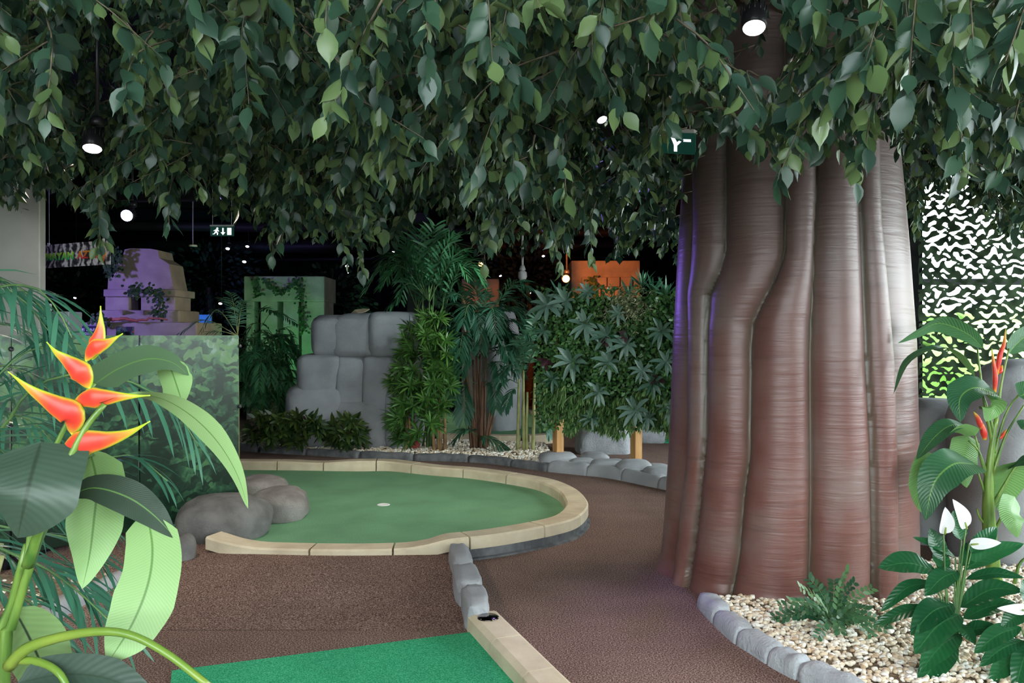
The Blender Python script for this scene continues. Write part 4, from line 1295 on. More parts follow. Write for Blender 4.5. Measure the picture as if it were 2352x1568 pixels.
# the leaf that arches dark over it and hangs down at the right
hleaf([(156, 1140, 1.50), (215, 1120, 1.515), (290, 1140, 1.53), (350, 1180, 1.54), (404, 1236, 1.55)], 84, [(0.0, -0.8, 0.6), (0.1, -0.8, 0.6), (0.3, -0.75, 0.6)], nv=26, shape='lance', tint=0.05, fold=0.06, wave=0.03)
hleaf([(338, 1180, 1.55), (350, 1260, 1.555), (340, 1340, 1.55), (305, 1430, 1.53), (248, 1522, 1.50)], 150, [(0.2, 0.97, 0.1), (0.15, 1, 0)], nv=34, shape='banana', tint=0.6, fold=0.05, wave=0.01, wmul=[.85, .95, 1.0, 1.0, 1.05, 1.2, 1.5, 1.5])
hleaf([(95, 1015, 1.46), (75, 1080, 1.42), (58, 1150, 1.4), (40, 1235, 1.42)], 215, [(0.1, -0.95, 0.35), (0.0, -1, 0.1)], m_heli_dk, nv=22, shape='banana', tint=0.5, fold=-0.08)
hleaf([(30, 1395, 1.55), (70, 1470, 1.56), (110, 1570, 1.56), (120, 1680, 1.55)], 170, [(0, 0.95, 0.2), (0, 1, 0)], m_heli_dk, nv=20, shape='ovate', tint=0.9, fold=0.08)
hleaf([(40, 1568, 1.42), (150, 1548, 1.44), (260, 1562, 1.46), (380, 1625, 1.47)], 90, [(0, -0.75, 0.65), (0.2, -0.7, 0.7)], m_heli_dk, nv=20, shape='banana', tint=0.2)
add('petiole', *tube(catmull(path([(62, 1300, 1.48), (105, 1175, 1.46), (150, 1075, 1.45), (195, 985, 1.46), (240, 928, 1.47)]), 24), [0.010, 0.007, 0.006, 0.005], 8), m_stem, hel)
add('petiole', *tube(catmull(path([(70, 1300, 1.5), (95, 1230, 1.5), (130, 1170, 1.5), (165, 1135, 1.5)]), 16), [0.008, 0.006, 0.005], 8), m_stem_d, hel)
add('petiole', *tube(catmull(path([(20, 1530, 1.46), (60, 1490, 1.44), (130, 1465, 1.42), (220, 1450, 1.4), (300, 1458, 1.39), (385, 1502, 1.38), (480, 1575, 1.37)]), 30), [0.011, 0.0085, 0.0065, 0.006], 9), m_stem_y, hel)
add('petiole', *tube(catmull(path([(40, 1515, 1.46), (90, 1520, 1.44), (135, 1545, 1.42), (165, 1600, 1.41)]), 16), [0.008, 0.0065, 0.0055], 8), m_stem_y, hel)
add('petiole', *tube(catmull(path([(60, 1290, 1.5), (90, 1120, 1.55), (160, 960, 1.56), (218, 880, 1.56)]), 20), [0.006, 0.005, 0.004], 7), m_stem, hel)
add('petiole', *tube(catmull(path([(70, 1280, 1.51), (130, 1150, 1.56), (190, 1060, 1.58), (214, 1042, 1.58)]), 16), [0.006, 0.005, 0.004], 7), m_stem_d, hel)

# ------------------------------------------------------------------ banana-like heliconia by the rock at the right
ban = thing('heliconia', 'tall green plant with paddle leaves and slim red flowers by the grey rock', 'plant', (P(2287, 1340, 4.9)[0], 4.9, 0.05))
DB = 4.9
def bpath(pp): return [P(p[0], p[1], p[2] if len(p) == 3 else DB) for p in pp]
add('stem', *tube(catmull(bpath([(2287, 1350), (2275, 1250), (2270, 1160), (2272, 1080), (2282, 1000), (2288, 960)]), 24), [0.042, 0.040, 0.036, 0.028, 0.018, 0.012], 12), m_stem, ban)
for (x0, y0, x1, y1, x2, y2) in [(2275, 1170, 2255, 1110, 2246, 1085), (2280, 1220, 2252, 1190, 2244, 1168), (2284, 1040, 2260, 920, 2245, 800), (2284, 1000, 2262, 920, 2236, 864), (2288, 980, 2300, 880, 2318, 800), (2280, 1060, 2310, 950, 2345, 900),
                                 (2280, 1090, 2310, 1000, 2352, 930), (2275, 1120, 2250, 1040, 2225, 1012), (2275, 1130, 2255, 1060, 2240, 1000), (2280, 1160, 2320, 1090, 2338, 1062), (2278, 1230, 2310, 1170, 2330, 1140), (2330, 1340, 2345, 1290, 2385, 1270)]:
    add('petiole', *tube(catmull(bpath([(x0, y0), (x1, y1), (x2, y2)]), 12), [0.012, 0.008, 0.005], 7), m_stem, ban)
def bleaf(pp, wpx, normals, tint=0.5, shape='banana', **kw):
    V, F, A = bigleaf(bpath(pp), wpx / F_PX * DB / 2, normals, nv=20, nu=7, shape=shape, tint=tint, **kw)
    add('leaf', V, F, m_bana, ban, True, A)
bleaf([(2258, 800, 4.9), (2225, 768, 4.85), (2160, 742, 4.8), (2110, 762, 4.75), (2062, 788, 4.7)], 46, [(0, -0.8, -0.5), (0, -0.7, -0.7)], 0.8, 'lance')
bleaf([(2240, 866, 4.85), (2200, 815, 4.75), (2150, 798, 4.7), (2085, 830, 4.65), (2052, 905, 4.6)], 34, [(0.1, -0.2, 1), (-0.3, -0.2, 0.9), (-0.8, -0.1, 0.3)], 0.4, 'lance')
bleaf([(2318, 812, 4.9), (2335, 790, 4.9), (2390, 740, 4.9)], 46, [(0, -0.9, 0.3)], 0.8, 'lance')
bleaf([(2290, 905, 4.85), (2240, 890, 4.8), (2205, 915, 4.7), (2206, 970, 4.65)], 74, [(0, -0.5, 0.85), (-0.5, -0.7, 0.5), (-0.4, -0.9, 0.1)], 0.2)
bleaf([(2238, 895, 4.9), (2262, 905, 4.85), (2280, 935, 4.8), (2264, 968, 4.8)], 62, [(0.1, -0.4, 0.9), (0.2, 0.9, 0.2)], 0.6)
bleaf([(2230, 985, 4.85), (2190, 975, 4.8), (2150, 1000, 4.75), (2105, 1055, 4.7)], 52, [(0, -0.4, 0.9), (-0.5, -0.5, 0.7)], 0.3, 'lance')
bleaf([(2240, 1000, 4.8), (2225, 990, 4.78), (2200, 985, 4.75), (2180, 995, 4.72)], 36, [(0, 0.6, 0.7)], 0.8)
bleaf([(2240, 1066, 4.8), (2190, 1066, 4.65), (2145, 1110, 4.6), (2125, 1195, 4.6)], 84, [(0, -0.5, 0.85), (-0.4, -0.9, 0.2)], 0.3)
bleaf([(2140, 1040, 4.8), (2122, 1080, 4.75), (2115, 1140, 4.75), (2120, 1180, 4.75)], 56, [(0, 0.95, 0.1)], 0.5)
bleaf([(2225, 1000, 5.0), (2215, 1050, 5.0), (2220, 1120, 5.0)], 70, [(0, 1, 0)], 0.5)
bleaf([(2335, 1060, 4.85), (2320, 1090, 4.95), (2305, 1150, 5.0), (2300, 1180, 5.0)], 90, [(0, 1, 0.1)], 0.3)
bleaf([(2330, 1140, 4.8), (2322, 1170, 4.75), (2330, 1200, 4.7), (2338, 1235, 4.7)], 54, [(0, 0.95, 0)], 0.9)
bleaf([(2345, 985, 4.8), (2370, 980, 4.8), (2420, 1010, 4.8)], 50, [(0, -0.4, 0.9)], 0.3)
bleaf([(2340, 910, 4.85), (2380, 900, 4.85), (2440, 930, 4.8)], 60, [(0, -0.7, 0.6)], 0.6)
bleaf([(2310, 1085, 4.9), (2350, 1060, 4.8), (2420, 1060, 4.7)], 48, [(0, -0.5, 0.8)], 0.2)
def bract2(pp, w):
    global D
    c = catmull(bpath(pp), 12)
    V, F = tube(c, [w * 0.5, w, w * 0.7, 0.002], 8)
    n = len(V)
    lv = np.repeat(np.linspace(0, 0.9, 12), 8)
    add('bract', V, F, m_bract, ban, True, dict(lu=np.zeros(n), lv=lv))
for pp, w in [([(2284, 905), (2286, 870), (2284, 845), (2278, 800)], 0.016), ([(2290, 860), (2297, 815), (2306, 790), (2310, 755)], 0.016), ([(2290, 855), (2298, 852), (2302, 838)], 0.014), ([(2255, 985), (2246, 960), (2236, 945)], 0.018), ([(2262, 1010), (2258, 985), (2250, 962)], 0.02), ([(2290, 1010), (2302, 1000), (2312, 985)], 0.012)]:
    bract2(pp, w)

# ------------------------------------------------------------------ peace lilies
def lily(name_label, base, leaves, flowers, depth, rand=0):
    root = thing('peace_lily', name_label, 'plant', (base[0], base[1], 0.05))
    for i, (bx, by, tx, ty, w, arch, dz) in enumerate(leaves):
        A_, B_ = P(bx, by, depth), P(tx, ty, depth + dz)
        mid = (A_ + B_) / 2 + np.array([0, 0, arch / F_PX * depth])
        view = np.array([0, -1.0, 0.0])
        nrm = [(0, -0.45, 0.9), unit(np.array([(B_ - A_)[0] * 0.6, -0.75, 0.55]))]
        V, F, At = bigleaf([A_, mid, B_], w / F_PX * depth / 2, nrm, nv=16, nu=7, shape='lance', tint=float(np.clip(0.5 + rng.normal(0, 0.3), 0, 1)), fold=0.18, wave=0.05, seed=i)
        add('leaf', V, F, m_lily, root, True, At)
        pts = catmull([np.array([base[0] + rng.normal(0, 0.012), base[1] + rng.normal(0, 0.012), 0.05]), np.array([base[0] * 0.6 + A_[0] * 0.4, base[1] * 0.6 + A_[1] * 0.4, A_[2] * 0.55 + 0.02]), A_], 10)
        add('petiole', *tube(pts, [0.005, 0.004, 0.003], 6), m_stem_d, root)
    for (bx, by, tx, ty, w, dz) in flowers:
        A_, B_ = P(bx, by, depth - 0.03), P(tx, ty, depth - 0.03 + dz)
        V, F, At = bigleaf([A_, (A_ + B_) / 2 + np.array([0, -0.012, 0.004]), B_], w / F_PX * depth / 2, [(0.25, -0.95, 0.2)], nv=14, nu=7, shape='ovate', fold=0.3, wave=0.0, tint=0.5)
        add('spathe', V, F, m_spathe, root, True, At)
        dirv = unit(B_ - A_)
        add('spadix', *tube(catmull([A_ + np.array([0, -0.012, 0]), A_ + dirv * 0.03 + np.array([0, -0.018, 0.004])], 6), [0.004, 0.0045, 0.003], 8), m_stem_y, root)
        pts = catmull([np.array([base[0], base[1], 0.05]), np.array([(base[0] + A_[0]) / 2, base[1], A_[2] * 0.5]), A_], 12)
        add('flower_stem', *tube(pts, [0.005, 0.004, 0.0035], 6), m_stem_d, root)
    return root
b1 = G(2188, 1520, 0.05)
lily('glossy peace lily with white flowers beside the great trunk', b1, [
    (2150, 1310, 2017, 1303, 62, 14, 0.0), (2195, 1280, 2096, 1233, 24, 6, 0.05), (2201, 1312, 2124, 1368, 50, 12, -0.1), (2150, 1340, 2022, 1405, 34, 24, -0.05), (2150, 1395, 2005, 1436, 34, 10, 0.0),
    (2190, 1388, 2092, 1458, 62, 18, -0.12), (2205, 1410, 2100, 1502, 72, 18, -0.18), (2205, 1455, 2112, 1545, 56, 14, -0.2), (2195, 1480, 2108, 1580, 60, 10, -0.22), (2214, 1308, 2352, 1248, 44, 10, 0.0),
    (2218, 1330, 2352, 1326, 30, 12, -0.05), (2205, 1395, 2350, 1356, 52, 22, -0.05), (2212, 1420, 2340, 1388, 46, 12, -0.1), (2205, 1458, 2300, 1446, 40, 10, -0.1), (2166, 1288, 2136, 1212, 46, 0, 0.05),
    (2208, 1240, 2190, 1172, 42, 0, 0.05), (2170, 1310, 2150, 1255, 40, 0, 0.08), (2210, 1300, 2250, 1240, 42, 4, 0.1), (2200, 1350, 2150, 1290, 40, 4, 0.08), (2230, 1270, 2290, 1210, 40, 0, 0.12), (2190, 1430, 2240, 1480, 40, 6, -0.15)],
     [(2167, 1226, 2171, 1164, 44, 0.0), (2218, 1213, 2188, 1146, 42, 0.0), (2226, 1249, 2300, 1246, 28, -0.03)], b1[1])
b2 = G(2372, 1545, 0.05)
lily('peace lily cut by the picture edge with drooping white flowers', b2, [
    (2345, 1440, 2237, 1500, 46, 12, -0.05), (2350, 1470, 2250, 1530, 40, 10, -0.08), (2352, 1500, 2270, 1568, 46, 8, -0.1), (2370, 1400, 2300, 1440, 44, 8, 0.0), (2372, 1420, 2440, 1360, 50, 12, 0), (2372, 1460, 2460, 1470, 50, 12, 0),
    (2365, 1470, 2330, 1590, 50, 6, -0.15), (2375, 1400, 2350, 1330, 44, 0, 0.06), (2370, 1440, 2400, 1540, 46, 8, -0.1)], [(2356, 1400, 2290, 1396, 26, -0.03), (2358, 1528, 2313, 1556, 26, -0.03)], b2[1])

# ------------------------------------------------------------------ low pinnate plant in front of the trunk
zb_ = np.array([G(1915, 1442, 0.05)[0], G(1915, 1442, 0.05)[1], 0.05])
zam = thing('pinnate_shrub', 'low dark green shrub with small paired leaflets on the cream pebbles', 'plant', zb_)
def oval(base, dv, L, w, nrm):
    sd = unit(np.cross(dv, nrm))
    c = base
    V = [c, c + dv * L * .3 - sd * w * .5, c + dv * L * .3 + sd * w * .5, c + dv * L * .7 - sd * w * .46, c + dv * L * .7 + sd * w * .46, c + dv * L]
    return np.array(V), [(0, 2, 1), (1, 2, 4, 3), (3, 4, 5)]
zsp = [(1945, 1312), (2000, 1352), (1880, 1348), (1840, 1350), (1795, 1390), (1790, 1420), (1830, 1450), (1880, 1470), (1930, 1450), (2000, 1455), (2030, 1450), (1990, 1400), (1860, 1330), (1915, 1335), (1960, 1340), (1850, 1400), (1900, 1400), (1970, 1420), (1820, 1380), (2040, 1430), (1780, 1440), (1940, 1380)]
for i, (tx, ty) in enumerate(zsp):
    tip = P(tx, ty, zb_[1] + rng.uniform(-0.25, 0.12))
    tip[2] = max(tip[2], 0.08)
    mid = (zb_ + tip) / 2 + np.array([0, 0, 0.05])
    pts = catmull([zb_ + rng.normal(0, 0.01, 3) * np.array([1, 1, 0]), mid, tip], 12)
    st = add('frond', *tube(pts, [0.0025, 0.002, 0.001], 4), m_stem_d, zam)
    mb = MB()
    T = np.gradient(pts, axis=0); T /= np.linalg.norm(T, axis=1)[:, None]
    tint = 0.95 if i in (0, 1, 3) else rng.uniform(0, 0.35)
    nup = unit(np.array([rng.normal(0, 0.4), -0.6, 0.8]))
    for j in np.linspace(3, 11, 9):
        p = np.array([np.interp(j, np.arange(12), pts[:, k]) for k in range(3)]); tt = T[int(j)]
        s = unit(np.cross(tt, nup))
        for sg in (-1, 1):
            mb.put(*oval(p, unit(s * sg + tt * 0.7 + rng.normal(0, 0.1, 3)), 0.040, 0.019, nup + rng.normal(0, 0.2, 3)), tint=min(1, max(0, tint + rng.normal(0, 0.1))))
    mb.build('leaflets', m_zamia, st, True, 'stuff')

# ------------------------------------------------------------------ printed screen
def printmat():
    m, nt, bs, out = _nodes('foliage_print')
    L = nt.links
    tc = nt.nodes.new('ShaderNodeTexCoord')
    def noise_n(scale, detail=5, dist=0.0, off=(0, 0, 0), sc=(1, 1, 1)):
        mp = nt.nodes.new('ShaderNodeMapping'); mp.inputs['Location'].default_value = off; mp.inputs['Scale'].default_value = sc
        L.new(tc.outputs['Object'], mp.inputs['Vector'])
        n = nt.nodes.new('ShaderNodeTexNoise'); n.inputs['Scale'].default_value = scale; n.inputs['Detail'].default_value = detail; n.inputs['Distortion'].default_value = dist
        L.new(mp.outputs['Vector'], n.inputs['Vector'])
        return n.outputs['Fac'], mp.outputs['Vector']
    big, _ = noise_n(2.6, 3, 0.4)
    fine, _ = noise_n(14, 8, 0.8, (3, 1, 2))
    # blocky leaf shapes
    vr = nt.nodes.new('ShaderNodeTexVoronoi'); vr.inputs['Scale'].default_value = 11; vr.inputs['Randomness'].default_value = 1
    mp = nt.nodes.new('ShaderNodeMapping'); mp.inputs['Rotation'].default_value = (0, 0.6, 0); mp.inputs['Scale'].default_value = (1, 1, 2.1)
    wn = nt.nodes.new('ShaderNodeTexNoise'); wn.inputs['Scale'].default_value = 7
    L.new(tc.outputs['Object'], wn.inputs['Vector'])
    ad = nt.nodes.new('ShaderNodeMix'); ad.data_type = 'RGBA'; ad.blend_type = 'ADD'; ad.inputs['Factor'].default_value = 0.16
    L.new(tc.outputs['Object'], ad.inputs['A']); L.new(wn.outputs['Color'], ad.inputs['B'])
    L.new(ad.outputs['Result'], mp.inputs['Vector'])
    L.new(mp.outputs['Vector'], vr.inputs['Vector'])
    bw = nt.nodes.new('ShaderNodeRGBToBW'); L.new(vr.outputs['Color'], bw.inputs['Color'])
    def madd(a, k, b):
        q = nt.nodes.new('ShaderNodeMath'); q.operation = 'MULTIPLY_ADD'; q.inputs[1].default_value = k
        L.new(a, q.inputs[0]); L.new(b, q.inputs[2]) if not isinstance(b, float) else setattr(q.inputs[2], 'default_value', b)
        return q.outputs[0]
    # paler towards the upper part of the picture printed on the boards
    sp = nt.nodes.new('ShaderNodeSeparateXYZ'); L.new(tc.outputs['Object'], sp.inputs[0])
    h = madd(sp.outputs['Z'], 0.22, -0.78)
    f1 = madd(big, 0.95, h)
    f2 = madd(bw.outputs[0], 0.52, f1)
    f3 = madd(fine, 0.55, f2)
    col = _ramp(nt, f3, [(0.30, (0.006, 0.022, 0.012)), (0.46, (0.018, 0.06, 0.03)), (0.58, (0.045, 0.13, 0.06)), (0.70, (0.085, 0.20, 0.06)), (0.80, (0.12, 0.22, 0.11)), (0.95, (0.22, 0.32, 0.30))])
    L.new(col, bs.inputs['Base Color'])
    bs.inputs['Roughness'].default_value = 0.28
    bs.inputs['Specular IOR Level'].default_value = 0.55
    return m
m_print = printmat()
m_edge = surf('panel_edge', (0.35, 0.5, 0.35), None, rough=0.3)
A_, C_ = np.array([-0.606 * 5.45, 5.45]), np.array([-0.3295 * 7.0, 7.0])
dp = (C_ - A_) / 2
nrm2 = unit([dp[1], -dp[0]])
scr = thing('printed_screen', 'green foliage-printed screen panels clamped to black posts', 'screen', (A_[0] + dp[0], A_[1] + dp[1], 0))
ln = np.linalg.norm(dp)
for k in (-1, 0, 1):
    a = A_ + dp * k + unit(dp) * 0.008
    b = A_ + dp * (k + 1) - unit(dp) * 0.008
    V = []
    for (q, off) in ((a, 0), (b, 0), (b, -0.014), (a, -0.014)):
        V.append((q[0] + nrm2[0] * off, q[1] + nrm2[1] * off, 0.09))
    V += [(x, y, 1.55) for x, y, z in V]
    add('panel', V, [(0, 3, 2, 1), (4, 5, 6, 7), (0, 1, 5, 4), (1, 2, 6, 5), (2, 3, 7, 6), (3, 0, 4, 7)], m_print, scr, False)
for k in (-1, 0, 1, 2):
    q = A_ + dp * k - nrm2 * 0.06
    add('post', *tube([(q[0], q[1], 0), (q[0], q[1], 1.12 if k == 2 else 1.45)], 0.02, 10), m_black, scr)
    for z in (0.95, 1.46):
        q2 = A_ + dp * k
        add('clamp', *lathe([(0.016, -0.05), (0.016, 0.012), (0.012, 0.018), (0.0, 0.018)], (q2[0], q2[1], z), (nrm2[0], nrm2[1], 0), 12), m_black, scr)

# ------------------------------------------------------------------ plants around the rocks
def palm(label, base, canes, fronds, mat, stem_mat, cane_mat, n=16, L=0.3, w=0.018, droop=1.0, tint=0.5, rc=0.02, name='palm', frond_r=0.006):
    root = thing(name, label, 'palm', base)
    for (p0, p1, p2) in canes:
        add('cane', *tube(catmull([p0, p1, p2], 12), [rc, rc * 0.85, rc * 0.6], 8), cane_mat, root)
    for ctrl in fronds:
        frond_mesh(root, 'frond', mat, stem_mat, ctrl, n, L * rng.uniform(0.85, 1.15), w, joined=True, droop=droop, tint=tint, r=frond_r, start=0.2)
    return root
def radial(origin, az, reach, rise, fall):
    """A frond that leaves its cane, rises, and arches over."""
    o = np.asarray(origin, float)
    h = np.array([math.cos(az), math.sin(az), 0])
    return [o, o + h * reach * 0.3 + np.array([0, 0, rise]), o + h * reach * 0.7 + np.array([0, 0, rise * 1.15]), o + h * reach + np.array([0, 0, rise - fall])]

# tall light palm in the middle
Yp = 11.0
b = G(985, 1036, 0.05); b = np.array([P(985, 1030, Yp)[0], Yp, 0.05])
can, fr = [], []
for (tx, ty, az) in [(958, 700, 2.4), (985, 660, 1.9), (1000, 600, 1.2), (1020, 680, 0.4), (970, 640, 3.0)]:
    tip = P(tx, ty, Yp + rng.uniform(-0.15, 0.15))
    can.append((b + np.array([rng.normal(0, 0.04), rng.normal(0, 0.04), 0]), (b + tip) / 2 + rng.normal(0, 0.03, 3), tip))
    for q in range(4):
        a = az + rng.uniform(-1.8, 1.8)
        fr.append(radial(tip - np.array([0, 0, rng.uniform(0, 0.25)]), a, rng.uniform(0.45, 0.75), rng.uniform(0.25, 0.55), rng.uniform(0.1, 0.4)))
for (tx, ty, mx, my) in [(872, 660, 920, 610), (880, 612, 930, 590), (1000, 515, 985, 590), (1045, 540, 1010, 590), (960, 530, 965, 600), (1075, 575, 1040, 590), (1078, 640, 1040, 600), (900, 700, 940, 650), (930, 560, 955, 610), (885, 640, 930, 600)]:
    st = P(985, 690, Yp)
    fr.append([st, P(mx, my, Yp - 0.15), P(tx, ty, Yp - 0.3)])
palm('tall airy palm with bright green fronds in the middle of the bed', b, can, fr, m_palm_l, m_stem_d, m_stem_d, n=15, L=0.30, w=0.030, droop=0.3, tint=0.55, rc=0.016)

# darker palm on a clump of brown stems
Yp = 10.95
b = np.array([P(1098, 1020, Yp)[0], Yp, 0.04])
can, fr = [], []
for k in range(15):
    x0 = rng.uniform(1083, 1118); x1 = 1098 + (x0 - 1100) * 2.0 + rng.normal(0, 4); yt = rng.uniform(800, 900) if k % 3 else rng.uniform(930, 960)
    yy = Yp + rng.uniform(-0.1, 0.1)
    p0, p2 = P(x0, 1020, yy), P(x1, yt, yy)
    can.append((np.array([p0[0], yy, 0.04]), (p0 + p2) / 2, p2))
for (tx, ty, mx, my, sx, sy) in [(1225, 690, 1165, 655, 1120, 740), (1200, 700, 1160, 690, 1115, 760), (985, 770, 1030, 720, 1085, 790), (975, 830, 1020, 770, 1080, 810), (1000, 880, 1030, 800, 1085, 830), (1040, 920, 1050, 840, 1090, 840),
                                 (1120, 680, 1110, 720, 1100, 790), (1170, 790, 1150, 740, 1110, 800), (1060, 740, 1080, 730, 1095, 800), (1185, 860, 1160, 800, 1115, 840), (1010, 740, 1050, 700, 1090, 780), (1150, 880, 1140, 830, 1105, 860), (1065, 960, 1070, 880, 1095, 880), (1140, 940, 1130, 880, 1105, 890), (1035, 680, 1060, 680, 1090, 770), (1090, 650, 1095, 700, 1098, 780), (1215, 660, 1180, 650, 1120, 730)]:
    yy = Yp + rng.uniform(-0.5, 0.25)
    fr.append([P(sx, sy, Yp), P(mx, my, (yy + Yp) / 2), P(tx, ty, yy)])
for (tx, ty, mx, my) in [(1165, 1030, 1120, 1005), (1045, 1010, 1070, 985)]:
    fr.append([P(1098, 1000, Yp - 0.1), P(mx, my, Yp - 0.25), P(tx, ty, Yp - 0.3)])
for k in range(26):
    st = P(rng.uniform(1075, 1125), rng.uniform(740, 830), Yp)
    az = rng.uniform(-math.pi, 0.6)
    fr.append(radial(st, az, rng.uniform(0.4, 0.68), rng.uniform(0.08, 0.28), rng.uniform(0.15, 0.4)))
palm('dark palm on a clump of thin brown stems', b, can, fr, m_palm_d, m_stem_d, m_cane_br, n=20, L=0.27, w=0.026, droop=0.5, tint=0.75, rc=0.022)

# slim bamboo palm with yellow canes
Yp = 10.75
b = np.array([P(1207, 1040, Yp)[0], Yp, 0.05])
can, fr = [], []
for (x0, x1, yt) in [(1189, 1192, 870), (1203, 1202, 850), (1209, 1211, 900), (1224, 1228, 865)]:
    p0, p2 = P(x0, 1038, Yp), P(x1, yt, Yp)
    can.append((np.array([p0[0], Yp, 0.05]), (p0 + p2) / 2, p2))
for (tx, ty, sx, sy) in [(1140, 900, 1190, 880), (1150, 860, 1195, 850), (1245, 800, 1210, 850), (1255, 880, 1222, 870), (1170, 800, 1200, 850), (1215, 760, 1205, 840), (1160, 940, 1190, 890), (1250, 940, 1225, 890), (1180, 830, 1200, 870), (1230, 720, 1212, 820), (1262, 1000, 1228, 940), (1270, 840, 1225, 850), (1195, 780, 1203, 850), (1245, 700, 1215, 800)]:
    a, c = P(sx, sy, Yp), P(tx, ty, Yp + rng.uniform(-0.3, 0.2))
    fr.append([a, (a + c) / 2 + np.array([0, 0, 0.10]), c])
palm('slim palm on four yellow-green canes next to the hedge screen', b, can, fr, m_palm, m_stem_d, m_cane_gr, n=14, L=0.20, w=0.030, droop=0.5, tint=0.6, rc=0.024)

# shrub palm behind the screen
Yp = 12.0
b = np.array([P(610, 1000, Yp)[0], Yp, 0.05])
can, fr = [], []
for k in range(8):
    x1 = rng.uniform(565, 665)
    p2 = P(x1, rng.uniform(740, 860), Yp + rng.uniform(-0.3, 0.3))
    can.append((b + np.array([rng.normal(0, 0.08), rng.normal(0, 0.06), 0]), (b + p2) / 2, p2))
for k in range(95):
    sx, sy = rng.uniform(565, 650), rng.uniform(775, 940)
    az = rng.uniform(-math.pi, math.pi * 0.2)
    fr.append(radial(P(sx, sy, Yp + rng.uniform(-0.2, 0.2)), az, rng.uniform(0.25, 0.5), rng.uniform(0.05, 0.2), rng.uniform(0.15, 0.4)))
fr.append([P(600, 750, Yp), P(630, 715, Yp), P(683, 745, Yp - 0.2)])
fr.append([P(590, 760, Yp), P(600, 710, Yp), P(640, 720, Yp - 0.2)])
palm('dense dark shrub palm between the screen and grey rock', b, can, fr, m_palm_l, m_stem_d, m_stem_d, n=14, L=0.2, w=0.026, droop=0.45, tint=0.3, rc=0.014)
Yp = 10.2
b = np.array([P(548, 1000, Yp)[0], Yp, 0.0])
fr = []
for (tx, ty, mx, my) in [(500, 682, 540, 700), (462, 760, 500, 712), (410, 765, 470, 735), (430, 790, 490, 760), (560, 690, 552, 720), (530, 672, 538, 710)]:
    fr.append([P(546, 770, Yp), P(mx, my, Yp - 0.15), P(tx, ty, Yp - 0.3)])
palm('slender arching palm showing above the printed screen', b, [(b, P(547, 880, Yp), P(546, 770, Yp))], fr, m_palm, m_cane_gr, m_cane_gr, n=14, L=0.17, w=0.016, droop=0.5, tint=0.45, rc=0.014, frond_r=0.005)

# dracaena bush
Yp = 10.75
b = np.array([P(975, 1035, Yp)[0], Yp, 0.05])
dr = thing('dracaena', 'bushy yellow-green dracaena on several leaning stems', 'plant', b)
for (x0, x1, y1) in [(932, 940, 960), (1008, 985, 800), (1012, 1000, 840), (1022, 1012, 880), (998, 975, 900), (932, 928, 900)]:
    add('stem', *tube(catmull([np.array([P(x0, 1035, Yp)[0], Yp, 0.04]), P((x0 + x1) / 2 + 4, (1035 + y1) / 2, Yp), P(x1, y1, Yp)], 10), [0.024, 0.02, 0.016], 8), m_cane_tan, dr)
for k in range(130):
    py = rng.uniform(730, 1012)
    half = np.interp(py, [735, 800, 900, 960, 1010], [40, 58, 72, 66, 40])
    cx = np.interp(py, [735, 850, 960, 1010], [985, 978, 968, 958])
    px = cx + rng.uniform(-1, 1) * half
    mb = MB()
    rosette_geo(mb, P(px, py, Yp + rng.uniform(-0.35, 0.25)), (rng.normal((px - cx) / 60, 0.3), rng.normal(-0.7, 0.3), 0.6), 20, 0.19, 0.024, 0.35, 1.0, 4, float(np.interp(py, [735, 1010], [0.65, 0.35])))
    mb.build('rosette', m_drac, dr)

# low crotons in front of the rock
for (cx, cy, r, lab, k) in [(692, 985, 48, 'low dark croton in front of the stacked rock', 26), (788, 995, 52, 'low croton with yellowish leaves before the rock centre', 30), (610, 985, 46, 'low dark plant at the foot of the shrub palm', 24)]:
    Yc = 10.72
    bb = np.array([P(cx, 1030, Yc)[0], Yc, 0.05])
    root = thing('croton', lab, 'plant', bb, 'crotons at the foot of the rock')
    for q in range(k):
        a, rr = rng.uniform(0, 2 * math.pi), r * math.sqrt(rng.random())
        c0 = P(cx + rr * math.cos(a), cy + rr * 0.7 * math.sin(a), Yc + rng.uniform(-0.25, 0.1))
        mb = MB()
        rosette_geo(mb, c0, (math.cos(a) * 0.6, -0.6, 0.6), 10, 0.17, 0.042, 0.4, 1.1, 4, 0.35, 0.3)
        mb.build('leaf_cluster', m_croton, root)
        if q % 4 == 0:
            add('stem', *tube(catmull([bb, (bb + c0) / 2, c0], 6), 0.006, 5), m_stem_d, root)

# ------------------------------------------------------------------ leafy hedge screen on posts
hp0, hp1 = P(1232, 770, 9.95), P(1640, 770, 8.9)
hx0, hx1 = hp0[0], hp1[0]
def hy(x): return np.interp(x, [hx0, hx1], [hp0[1], hp1[1]])
hz0, hz1 = 0.52, 2.08
hedge = thing('hedge_screen', 'hanging hedge screen of mixed artificial leaves on timber posts', 'hedge', ((hx0 + hx1) / 2, 9.5, 0))
V = []
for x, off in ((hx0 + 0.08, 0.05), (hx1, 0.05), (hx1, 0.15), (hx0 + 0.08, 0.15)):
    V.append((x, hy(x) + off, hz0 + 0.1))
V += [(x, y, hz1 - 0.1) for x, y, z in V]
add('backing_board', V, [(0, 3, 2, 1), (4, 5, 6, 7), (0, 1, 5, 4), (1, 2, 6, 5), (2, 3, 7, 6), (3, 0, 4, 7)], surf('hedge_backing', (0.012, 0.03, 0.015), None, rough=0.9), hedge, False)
for (px, py) in [(1282, 1042), (1461, 1062), (1640, 1085)]:
    x = np.interp(px, [1232, 1640], [hx0, hx1])
    y = hy(x) + 0.1
    x = (px - CX) / F_PX * y
    add('post', *bevel_box((x - 0.05, y - 0.05, 0.02), (x + 0.05, y + 0.05, hz1 - 0.15), 0.005, 1, 0.5), m_wood, hedge, False)
